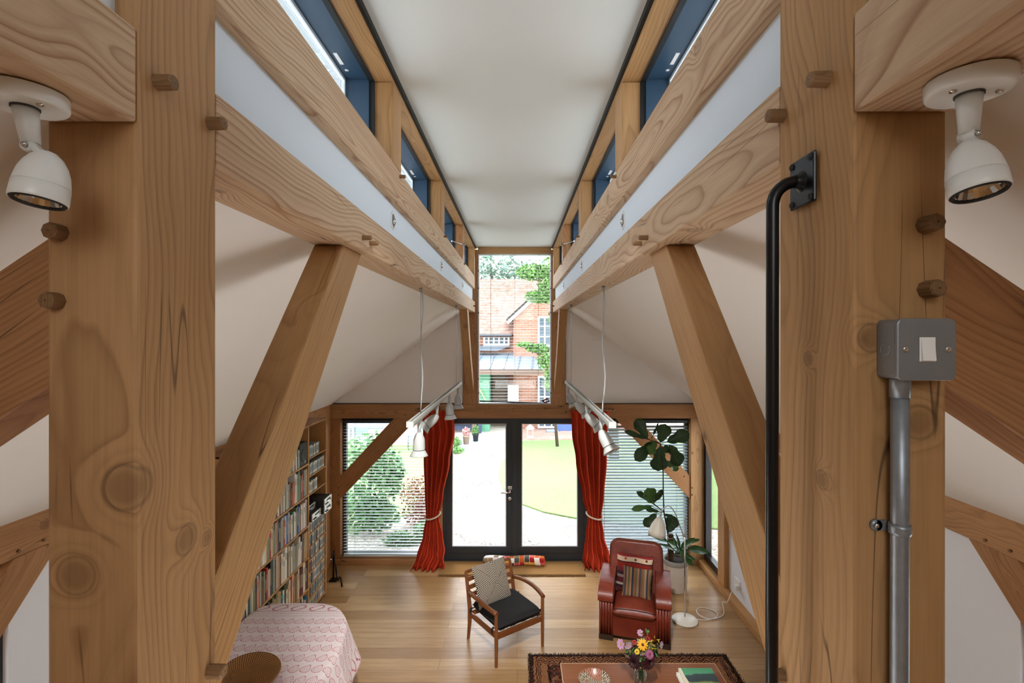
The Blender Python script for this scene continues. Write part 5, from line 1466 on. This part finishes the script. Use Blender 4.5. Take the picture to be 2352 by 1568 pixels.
cpts = [Vector((LX+.09, LY-.0, .012)), fl_pt(1590,1419), fl_pt(1615,1424), fl_pt(1640,1420), fl_pt(1648,1410), fl_pt(1635,1400), fl_pt(1612,1395), fl_pt(1600,1400), fl_pt(1606,1412,.012), fl_pt(1630,1421,.014), fl_pt(1655,1416), fl_pt(1663,1405), fl_pt(1659,1382,.03), Vector((2.50,5.86,.10)), Vector((2.58,5.92,.19)), Vector((XR-.004,5.93,.225))]
def smooth(pts, k=6):
    o = []
    for i in range(len(pts)-1):
        p0, p1, p2, p3 = pts[max(0,i-1)], pts[i], pts[i+1], pts[min(len(pts)-1,i+2)]
        for j in range(k):
            t = j/k
            o.append(.5*((2*p1)+(p2-p0)*t+(2*p0-5*p1+4*p2-p3)*t*t+(3*p1-p0-3*p2+p3)*t**3))
    o.append(pts[-1]); return o
tag(obj('lamp_cord', MB().tube(smooth(cpts), .0045, 8), M_WPLASTIC), 'white lamp cord looping across the floor to the socket', 'cord')
# ------------------------------------------------------------------ garden
GZ = -.06
def gravel():
    m, nt, out = newmat('pale_gravel'); co = texco(nt)
    v = nt.nodes.new('ShaderNodeTexVoronoi'); v.inputs['Scale'].default_value = 32; nt.links.new(co, v.inputs['Vector'])
    n = noise(nt, co, 1.2, 3).outputs[0]
    c = mixc(nt, mrange(nt, v.outputs['Distance'], .1, .8), sr('#cfc6b8'), sr('#8f867a'))
    sp = mth(nt,'MULTIPLY', mth(nt,'GREATER_THAN', sep(nt, v.outputs['Color'])[0], .80), mrange(nt, n, .40, .62))
    c = mixc(nt, mth(nt,'MULTIPLY', sp, .85), c, sr('#2f2b28'))
    princ(nt, out, c, .9, 0, .2, v.outputs['Distance'], .5, .02); return m
def grassm():
    m, nt, out = newmat('lawn_grass'); co = texco(nt)
    n = noise(nt, co, 26, 4, .7).outputs[0]; n2 = noise(nt, co, .9, 2).outputs[0]
    c = mixc(nt, mrange(nt, n, .3, .7), sr('#5f7a48'), sr('#88a06a')); c = mixc(nt, mth(nt,'MULTIPLY', n2, .5), c, sr('#84905f'))
    princ(nt, out, c, .9, 0, .1, n, .6, .03); return m
M_GRASS = grassm()
struct(obj('ground_gravel', MB().box(-25, 25, 7.2, 40, GZ-.2, GZ), gravel(), M=Matrix.Identity(4)))
rp = [(.09,9.69),(.5,9.25),(1.05,8.95),(2.0,8.6),(4,8.4),(12,8.6),(12,16.2),(1.6,15.6),(.2,15.5),(-.2,14.2),(-.42,12.6),(-.44,11.6),(-.3,10.7)]
struct(obj('lawn', MB().prism(rp, GZ-.01, GZ+.03, 'z'), M_GRASS, M=Matrix.Translation((0,0,.0))))
lp = [(-2.0,9.2),(-1.85,11),(-1.75,13.6),(-2.1,14.8),(-12,15.5),(-12,8.6),(-4,8.3),(-2.6,8.4)]
struct(obj('lawn', MB().prism(lp, GZ-.01, GZ+.03, 'z'), M_GRASS, M=Matrix.Translation((0,0,.0))))
def brickm(name, a, b, mo, bwid=.225, bh=.075, axis='xz'):
    m, nt, out = newmat(name); x, y, z = sep(nt, texco(nt))
    bt = nt.nodes.new('ShaderNodeTexBrick'); bt.inputs['Scale'].default_value = 1
    bt.inputs['Brick Width'].default_value = bwid; bt.inputs['Row Height'].default_value = bh; bt.inputs['Mortar Size'].default_value = .006
    bt.inputs['Color1'].default_value = (*sr(a),1); bt.inputs['Color2'].default_value = (*sr(b),1); bt.inputs['Mortar'].default_value = (*sr(mo),1)
    nt.links.new(comb(nt, x, z if axis == 'xz' else y, 0), bt.inputs['Vector'])
    n = noise(nt, texco(nt), 5, 3).outputs[0]
    c = mixc(nt, mrange(nt, n, .3, .7, 0, .45), bt.outputs['Color'], sr('#9a7868'))
    princ(nt, out, c, .9, 0, .1, bt.outputs['Fac'], -.4, .01); return m
M_BRICK = brickm('old_brick', '#80503e', '#97695a', '#a39a8e')
M_PAVE = brickm('brick_paving', '#a58a7c', '#b39a8a', '#8a7d72', .22, .11, 'xy')
struct(obj('ground_paving', MB().box(-.1, 9, 15.7, 18.0, GZ, GZ+.05), M_PAVE, M=Matrix.Identity(4)))
struct(obj('ground_step', MB().box(-1.75, -.1, 14.4, 15.4, GZ, GZ+.09), plain('slab_grey', '#9b9fa3', .8)))
struct(obj('ground_terrace', MB().box(-9, -.1, 15.4, 18.0, GZ, GZ+.10), plain('slab_pale', '#b9aca2', .8)))
# house beyond
hs = empty('brick_house', (0, 18, GZ), 'old brick house with tiled roof seen through the tall gable window', 'house')
def tilem():
    m, nt, out = newmat('clay_tiles'); x, y, z = sep(nt, texco(nt))
    row = mth(nt,'MULTIPLY', z, 9); fr = mth(nt,'FRACT', row)
    n = noise(nt, vmul(nt, texco(nt), (6,1,9)), 1, 3).outputs[0]
    w = mth(nt,'FRACT', mth(nt,'ADD', mth(nt,'MULTIPLY', x, 5), mth(nt,'MULTIPLY', mth(nt,'FLOOR', row), .5)))
    c = mixc(nt, mrange(nt, n, .3, .7), sr('#7a584b'), sr('#9d8072'))
    c = mixc(nt, mrange(nt, fr, .0, .25, .75, 0), c, sr('#3a241d')); c = mixc(nt, mrange(nt, w, 0, .1, .4, 0), c, sr('#3a241d'))
    princ(nt, out, c, .9, 0, .1, fr, .6, .03); return m
M_TILE = tilem(); M_WPAINT = plain('white_paint', '#e9e9e6', .5); M_PANE = plain('dark_pane', '#4d5a66', .15)
obj('main_wall', MB().box(-9, .0, 17.8, 18.1, GZ, 3.5), M_BRICK, hs, M=Matrix.Identity(4))
obj('main_roof', MB().add([(-9,17.5,3.32),(6,17.5,3.32),(6,21.2,5.7),(-9,21.2,5.7)], [(0,1,2,3)]).add([(-9,17.5,3.22),(6,17.5,3.22),(6,21.2,5.6),(-9,21.2,5.6)], [(0,1,2,3)]), M_TILE, hs, M=Matrix.Identity(4))
obj('gutter', MB().box(-9, -.2, 17.42, 17.52, 3.26, 3.34), plain('gutter_dark', '#3f434a', .5), hs)
obj('gable_wall', MB().prism([(-.13,GZ),(4.4,GZ),(4.4,3.75),(2.1,5.9),(-.13,3.85)], 17.3, 17.6, 'y'), M_BRICK, hs, M=Matrix.Identity(4))
b = MB().bar((-.35,17.22,3.72),(2.12,17.22,6.0), .10, .20, (0,1,0)).bar((2.08,17.22,6.0),(4.6,17.22,3.7), .10, .20, (0,1,0))
obj('barge_board', b, M_WPAINT, hs)
obj('gable_roof', MB().add([(-.4,17.2,3.85),(-.4,21,3.85),(2.1,21,6.15),(2.1,17.2,6.15),(4.65,17.2,3.8),(4.65,21,3.8)], [(0,1,2,3),(3,2,5,4)]), M_TILE, hs, M=Matrix.Identity(4))
def cas(x0, x1, z0, z1, y, cols, rows):
    f = obj('window_frame', rectframe(x0, x1, z0, z1, y-.04, y+.04, .06), M_WPAINT, hs)
    obj('pane', MB().box(x0+.05, x1-.05, y+.0, y+.02, z0+.05, z1-.05), M_PANE, f)
    g = MB()
    for k in range(1, cols): g.box(x0+(x1-x0)*k/cols-.025, x0+(x1-x0)*k/cols+.025, y-.03, y+.03, z0+.05, z1-.05)
    for k in range(1, rows): g.box(x0+.05, x1-.05, y-.028, y+.028, z0+(z1-z0)*k/rows-.015, z0+(z1-z0)*k/rows+.015)
    obj('glazing_bar', g, M_WPAINT, f)
cas(-1.22, -.28, 2.92, 3.27, 17.76, 5, 2)
cas(.72, 1.7, 2.9, 3.95, 17.26, 4, 3)
cas(.72, 1.45, GZ+.1, 1.86, 17.26, 3, 5)
obj('porch_wall', MB().box(-1.7, -.95, 16.6, 17.75, GZ, 2.0), plain('green_board', '#5f9a7d', .7), hs)
obj('diagonal_board', MB().bar((-1.3,16.55,1.55),(-.85,16.55,.7), .02, .18, (0,1,0)), plain('yellow_board', '#c9c58c', .7), hs)
obj('porch_door', MB().box(-.90, -.35, 17.70, 17.79, GZ, 2.0).box(-.86,-.40,17.66,17.70,.1,1.9), plain('porch_brown', '#6d5a4e', .7), hs)
obj('pale_board', MB().box(-.33, .05, 17.15, 17.28, GZ, 1.55), plain('pale_render', '#d5cdc0', .8), hs)
cp = empty('porch_canopy', (-.8, 16.8, 2.1), 'sheet metal porch roof on timber fascia in front of the brick house', 'canopy')
obj('roof_sheet', MB().add([(-3.4,16.0,2.18),(.85,16.0,2.18),(.55,17.75,2.66),(-3.4,17.75,2.66)], [(0,1,2,3)]).add([(-3.4,16.0,2.15),(.85,16.0,2.15),(.55,17.75,2.63),(-3.4,17.75,2.63)], [(0,1,2,3)]), plain('sheet_metal', '#7f8a94', .45, .2), cp)
sm = MB()
for k in range(9):
    x = -3.2+.46*k
    sm.bar((x,16.0,2.20),(x+.12,17.7,2.66), .035, .05)
obj('standing_seam', sm, plain('seam_grey', '#5d666f', .5), cp)
obj('fascia', MB().box(-3.4,.86,15.98,16.05,2.02,2.17), plain('fascia_brown', '#6b564a', .8), cp)
for x in (-2.9, -1.42): obj('canopy_post', MB().box(x-.05,x+.05,16.0,16.1,GZ,2.03), MATS['fascia_brown'], cp)
rt_ = MB().add([(-3,17.35,2.78),(-.7,17.3,2.74),(-.2,17.75,2.92),(-3,17.75,2.95)], [(0,1,2,3)])
obj('flat_roof', rt_, MATS['seam_grey'], cp)
# trees and shrubs
M_L1 = plain('foliage_bright', '#5a8440', .6, var=.4, nscale=3); M_L2 = plain('foliage_mid', '#4a7a42', .6, var=.5, nscale=3); M_L3 = plain('foliage_rusty', '#93604a', .7, var=.4, nscale=3); M_BARK = plain('bark', '#4d3f33', .9)
def foliage(m, c, r, n, s, seed):
    random.seed(seed); c = Vector(c)
    for k in range(n):
        d = Vector((random.gauss(0,1), random.gauss(0,1), random.gauss(0,1))).normalized()*random.random()**.45
        p = c+Vector((d.x*r[0], d.y*r[1], d.z*r[2]))
        a = Vector((random.gauss(0,1), random.gauss(0,1), random.gauss(0,1)*.6)).normalized(); b = a.cross(Vector((random.gauss(0,1),random.gauss(0,1),random.gauss(0,1)))).normalized()
        l = s*random.uniform(.6,1.3); w = l*.62
        m.add([p-a*l/2, p+b*w/2-a*l*.1, p+a*l/2, p-b*w/2-a*l*.1], [(0,1,2,3)])
def tree(name, label, blobs, trunk, leafm, s, n, seed, cat='tree'):
    r = empty(name, trunk[0], label, cat)
    m = MB()
    for i, (c, rad) in enumerate(blobs): foliage(m, c, rad, n, s, seed+i)
    obj('foliage', m, leafm, r)
    t = MB()
    for a in trunk[1]: t.tube([Vector(q) for q in a[0]], a[1], 8)
    obj('trunk', t, M_BARK, r)
tree('garden_tree', 'leafy bright green tree with branches hanging before the house', [((1.35,13.0,5.3),(.9,.7,.8)),((.95,13.0,4.55),(.45,.4,.45)),((1.5,13,4.3),(.6,.5,.75)),((.45,13,4.95),(.5,.3,.22)),((.55,13.0,4.3),(.35,.3,.16)),((1.9,13.2,6.2),(1.2,.8,.7)),((1.05,13.0,3.75),(.22,.3,.4))],
     ((2.6,13.2,GZ), [([(2.6,13.2,GZ),(2.55,13.2,2.5),(2.1,13.1,4.2),(1.4,13,5.3)], [.14,.12,.08,.03]), ([(2.1,13.1,4.2),(1.2,13,4.6),(.5,13,4.9)], [.05,.03,.012]), ([(2.2,13.1,3.9),(1.5,13,4.1),(.7,13,4.3)], [.04,.025,.01])]), M_L1, .115, 800, 100)
tree('climbing_shrub', 'green shrub leaning over the end of the porch canopy', [((.85,14.6,2.55),(.30,.3,.35)),((.62,14.6,2.9),(.4,.25,.16)),((.25,14.6,3.0),(.28,.2,.07)),((1.05,14.6,1.95),(.3,.3,.35))],
     ((1.2,14.7,GZ), [([(1.2,14.7,GZ),(1.1,14.7,1.2),(.85,14.6,2.5),(.3,14.6,3.0)], [.05,.04,.025,.008])]), M_L1, .10, 500, 200, 'shrub')
tree('distant_tree', 'hazy blue-green tree rising behind the tiled roof', [((-2.2,29,7.4),(2.2,1.5,1.5)),((-.4,29,6.8),(1.6,1.2,1.4)),((-3.6,29,6.2),(2,1.5,1.6)),((1.2,30,6.4),(1.8,1.4,1.5))], ((-1.5,29,GZ), [([(-1.5,29,GZ),(-1.4,29,4),(-1.5,29,7)], [.3,.22,.08])]), plain('foliage_hazy', '#5f7d6c', .7, var=.3, nscale=2), .32, 420, 300)
tree('laurel_shrub', 'tall dark green shrub outside the open blinds by the bookcase', [((-2.55,8.35,1.25),(.45,.4,.40)),((-2.45,8.3,.80),(.48,.4,.5)),((-2.75,8.3,.35),(.40,.4,.4)),((-2.15,8.35,.95),(.28,.3,.40)),((-2.35,8.3,.25),(.4,.3,.28))],
     ((-2.5,8.35,GZ), [([(-2.5,8.35,GZ),(-2.5,8.35,.6),(-2.45,8.3,1.3)], [.03,.025,.01]), ([(-2.5,8.35,.3),(-2.2,8.35,.9)], [.02,.008])]), M_L2, .10, 520, 400, 'shrub')
tree('rusty_shrub', 'low reddish shrub outside the open blinds beside the curtain', [((-1.75,8.7,.50),(.36,.3,.30)),((-1.65,8.7,.15),(.4,.3,.22))], ((-1.7,8.7,GZ), [([(-1.7,8.7,GZ),(-1.7,8.7,.5)], [.02,.01])]), M_L3, .055, 900, 500, 'shrub')
tree('low_shrub', 'low dark green shrub below the reddish one outside the open blinds', [((-1.45,8.0,.08),(.28,.2,.2)),((-1.85,7.85,.02),(.3,.12,.14))], ((-1.45,8.0,GZ), [([(-1.45,8.0,GZ),(-1.45,8.0,.2)], [.015,.008])]), M_L2, .06, 700, 600, 'shrub')
tree('flower_border', 'small flowering plants at the corner of the garden step', [((-1.85,14.6,.12),(.22,.3,.18)),((-1.75,14.0,.02),(.25,.3,.10))], ((-1.8,14.6,GZ), [([(-1.8,14.6,GZ),(-1.8,14.6,.1)], [.01,.006])]), M_L1, .07, 300, 700, 'plant')
# pots, lantern, boxes, furniture outside
def gpot(x, y, z, r, h, pm, label, seed, fm, lr):
    e_ = empty('plant_pot', (x, y, z), label, 'plant')
    obj('pot', MB().lathe([(0,0),(r*.72,0),(r*.95,h*.9),(r*1.06,h*.9),(r*1.06,h),(r*.9,h),(r*.88,h*.85),(0,h*.85)], (x,y,z), n=20), pm, e_)
    m = MB(); foliage(m, (x, y, z+h+lr*.8), (lr*.8,lr*.8,lr), 160, .07, seed); obj('foliage', m, fm, e_)
gpot(-1.53, 14.75, GZ+.09, .11, .26, plain('terracotta', '#a58a78', .8), 'terracotta pot with pink flowers on the garden step', 801, plain('pink_flowers', '#c98a86', .7, var=.4, nscale=9), .14)
gpot(-1.28, 15.15, GZ+.09, .10, .22, plain('black_pot', '#2c2f31', .6), 'black pot with green leaves on the garden step', 802, M_L1, .15)
ln_ = empty('garden_lantern', (.42, 15.95, GZ+.05), 'small white metal lantern on the brick paving', 'lantern')
g = MB()
for dx in (-.09,.09):
    for dy in (-.09,.09): g.box(.42+dx-.008,.42+dx+.008,15.95+dy-.008,15.95+dy+.008,GZ+.05,GZ+.33)
g.box(.31,.53,15.84,16.06,GZ+.05,GZ+.07).box(.32,.52,15.85,16.05,GZ+.31,GZ+.33)
obj('lantern_frame', g, M_WPAINT, ln_)
obj('lantern_roof', MB().lathe([(.15,.33),(.05,.43),(.02,.45),(.02,.49),(0,.49)], (.42,15.95,GZ), n=4, smooth=False), M_WPAINT, ln_)
tag(obj('storage_box', MB().box(1.35,1.95,17.0,17.24,GZ+.05,.28).box(1.32,1.98,16.98,17.25,.28,.33), plain('blue_box', '#4a62b0', .6), bevel=.01), 'blue plastic box on the paving by the house wall', 'box')
tag(obj('garden_bag', MB().box(1.0,1.4,16.75,17.0,GZ+.05,.05), plain('blue_bag', '#8fa9cf', .7), bevel=.03, seg=3), 'pale blue bag lying beside the blue plastic box', 'bag')
tag(obj('garden_bench', MB().box(-2.3,-1.2,16.3,16.6,.35,.42).box(-2.3,-1.2,16.56,16.62,.42,.75).box(-2.3,-2.2,16.3,16.6,GZ+.1,.35).box(-1.3,-1.2,16.3,16.6,GZ+.1,.35).box(-2.2,-1.3,16.5,16.55,.1,.35), plain('slate_bench', '#3d4a63', .6)), 'slate blue garden bench on the terrace', 'bench')
M_GMET = plain('garden_metal', '#6f7f80', .5)
tb_ = empty('garden_table', (-4.3, 14.2, GZ), 'thin-legged metal garden table beyond the open blinds', 'table')
obj('table_top', MB().box(-5.0,-3.6,13.8,14.6,.66,.69), M_GMET, tb_)
for x in (-4.9,-3.7):
    for y in (13.9,14.5): obj('leg', MB().tube([(x,y,GZ+.02),(x,y,.66)], .018, 6), M_GMET, tb_)
def gchair(x, y, a, label):
    e_ = empty('garden_chair', (x, y, GZ), label, 'chair', None)
    T = Matrix.Translation((x,y,GZ)) @ Matrix.Rotation(a,4,'Z')
    obj('seat', MB().box(-.2,.2,-.2,.2,.43,.46).xf(T), M_GMET, e_)
    obj('backrest', MB().box(-.2,.2,.18,.2,.6,.85).xf(T), M_GMET, e_)
    for sx_ in (-.19,.19):
        obj('leg', MB().tube([(sx_,-.19,.02),(sx_,-.17,.44)], .013, 6).xf(T), M_GMET, e_)
        obj('leg', MB().tube([(sx_,.24,.02),(sx_,.18,.44),(sx_,.21,.86)], .013, 6).xf(T), M_GMET, e_)
gchair(-3.0, 14.4, -1.3, 'metal garden chair at the curtain end of the garden table')
gchair(-4.2, 13.5, 3.0, 'metal garden chair on the near side of the garden table')

# ------------------------------------------------------------------ light
w = bpy.data.worlds.new('sky'); S.world = w; w.use_nodes = True
nt = w.node_tree; nt.nodes.clear()
o = nt.nodes.new('ShaderNodeOutputWorld'); bg = nt.nodes.new('ShaderNodeBackground')
co = nt.nodes.new('ShaderNodeTexCoord').outputs['Generated']
z = sep(nt, co)[2]
col = ramp(nt, mrange(nt, z, -.1, .9), [(0,(1,.98,.95)),(.35,(.90,.95,1.0)),(1,(.72,.84,1.0))])
nt.links.new(col, bg.inputs[0]); bg.inputs[1].default_value = 8.0
nt.links.new(bg.outputs[0], o.inputs[0])
def area(name, loc, rot, sx_, sy_, power, col=(1,1,1)):
    l = bpy.data.lights.new(name, 'AREA'); l.shape = 'RECTANGLE'; l.size = sx_; l.size_y = sy_; l.energy = power; l.color = col
    ob = bpy.data.objects.new(name, l); COL.objects.link(ob); ob.location = loc; ob.rotation_euler = rot; return ob
# added fill lights, all out of view
area('mezzanine_fill', (0, -1.9, 4.2), (math.radians(40), 0, 0), 1.5, 1.2, 36, (.93,.97,1))  # fill added behind the camera to brighten the near timbers
area('mezzanine_edge_fill', (-.05, .85, 1.95), (math.radians(128), 0, 0), 2.2, .25, 15, (1,.98,.96))  # added upward fill for the sloping ceilings and gable wall
sl_ = bpy.data.lights.new('fill_spot', 'SPOT'); sl_.energy = 800; sl_.spot_size = math.radians(48); sl_.spot_blend = .6; sl_.shadow_soft_size = .12; sl_.color = (1,.97,.93)  # added fill aimed at the floor and furniture below
sp_ = bpy.data.objects.new('fill_spot', sl_); COL.objects.link(sp_); sp_.location = (-.05, 1.2, 4.45)
sp_.rotation_euler = (Vector((-.05, 5.1, 0))-sp_.location).to_track_quat('-Z', 'Y').to_euler()
sun = bpy.data.lights.new('sun', 'SUN'); sun.energy = 3.5; sun.angle = .30; sun.color = (1,.96,.90)
so_ = bpy.data.objects.new('sun', sun); COL.objects.link(so_); so_.rotation_euler = Vector((.12, -.62, -1)).to_track_quat('-Z', 'Y').to_euler()

# ------------------------------------------------------------------ camera
cam = bpy.data.cameras.new('camera'); cam.lens = F*36/2352; cam.sensor_width = 36; cam.sensor_fit = 'HORIZONTAL'
cam.shift_x = -(VX-1176)/2352; cam.shift_y = -(784-VY)/2352
cam.clip_start = .05; cam.clip_end = 200
co_ = bpy.data.objects.new('camera', cam); COL.objects.link(co_)
co_.location = (0,0,CAMZ); co_.rotation_euler = (PI/2, 0, 0)
S.camera = co_
S.view_settings.view_transform = 'Standard'; S.view_settings.look = 'None'; S.view_settings.exposure = 0.0
S.cycles.max_bounces = 7; S.cycles.diffuse_bounces = 4; S.cycles.glossy_bounces = 3; S.cycles.transparent_max_bounces = 12; S.cycles.use_adaptive_sampling = True; S.cycles.adaptive_threshold = .1; S.cycles.adaptive_min_samples = 16; S.cycles.use_light_tree = False; S.cycles.caustics_reflective = False; S.cycles.caustics_refractive = False
S.cycles.use_denoising = True; S.cycles.sample_clamp_indirect = 8
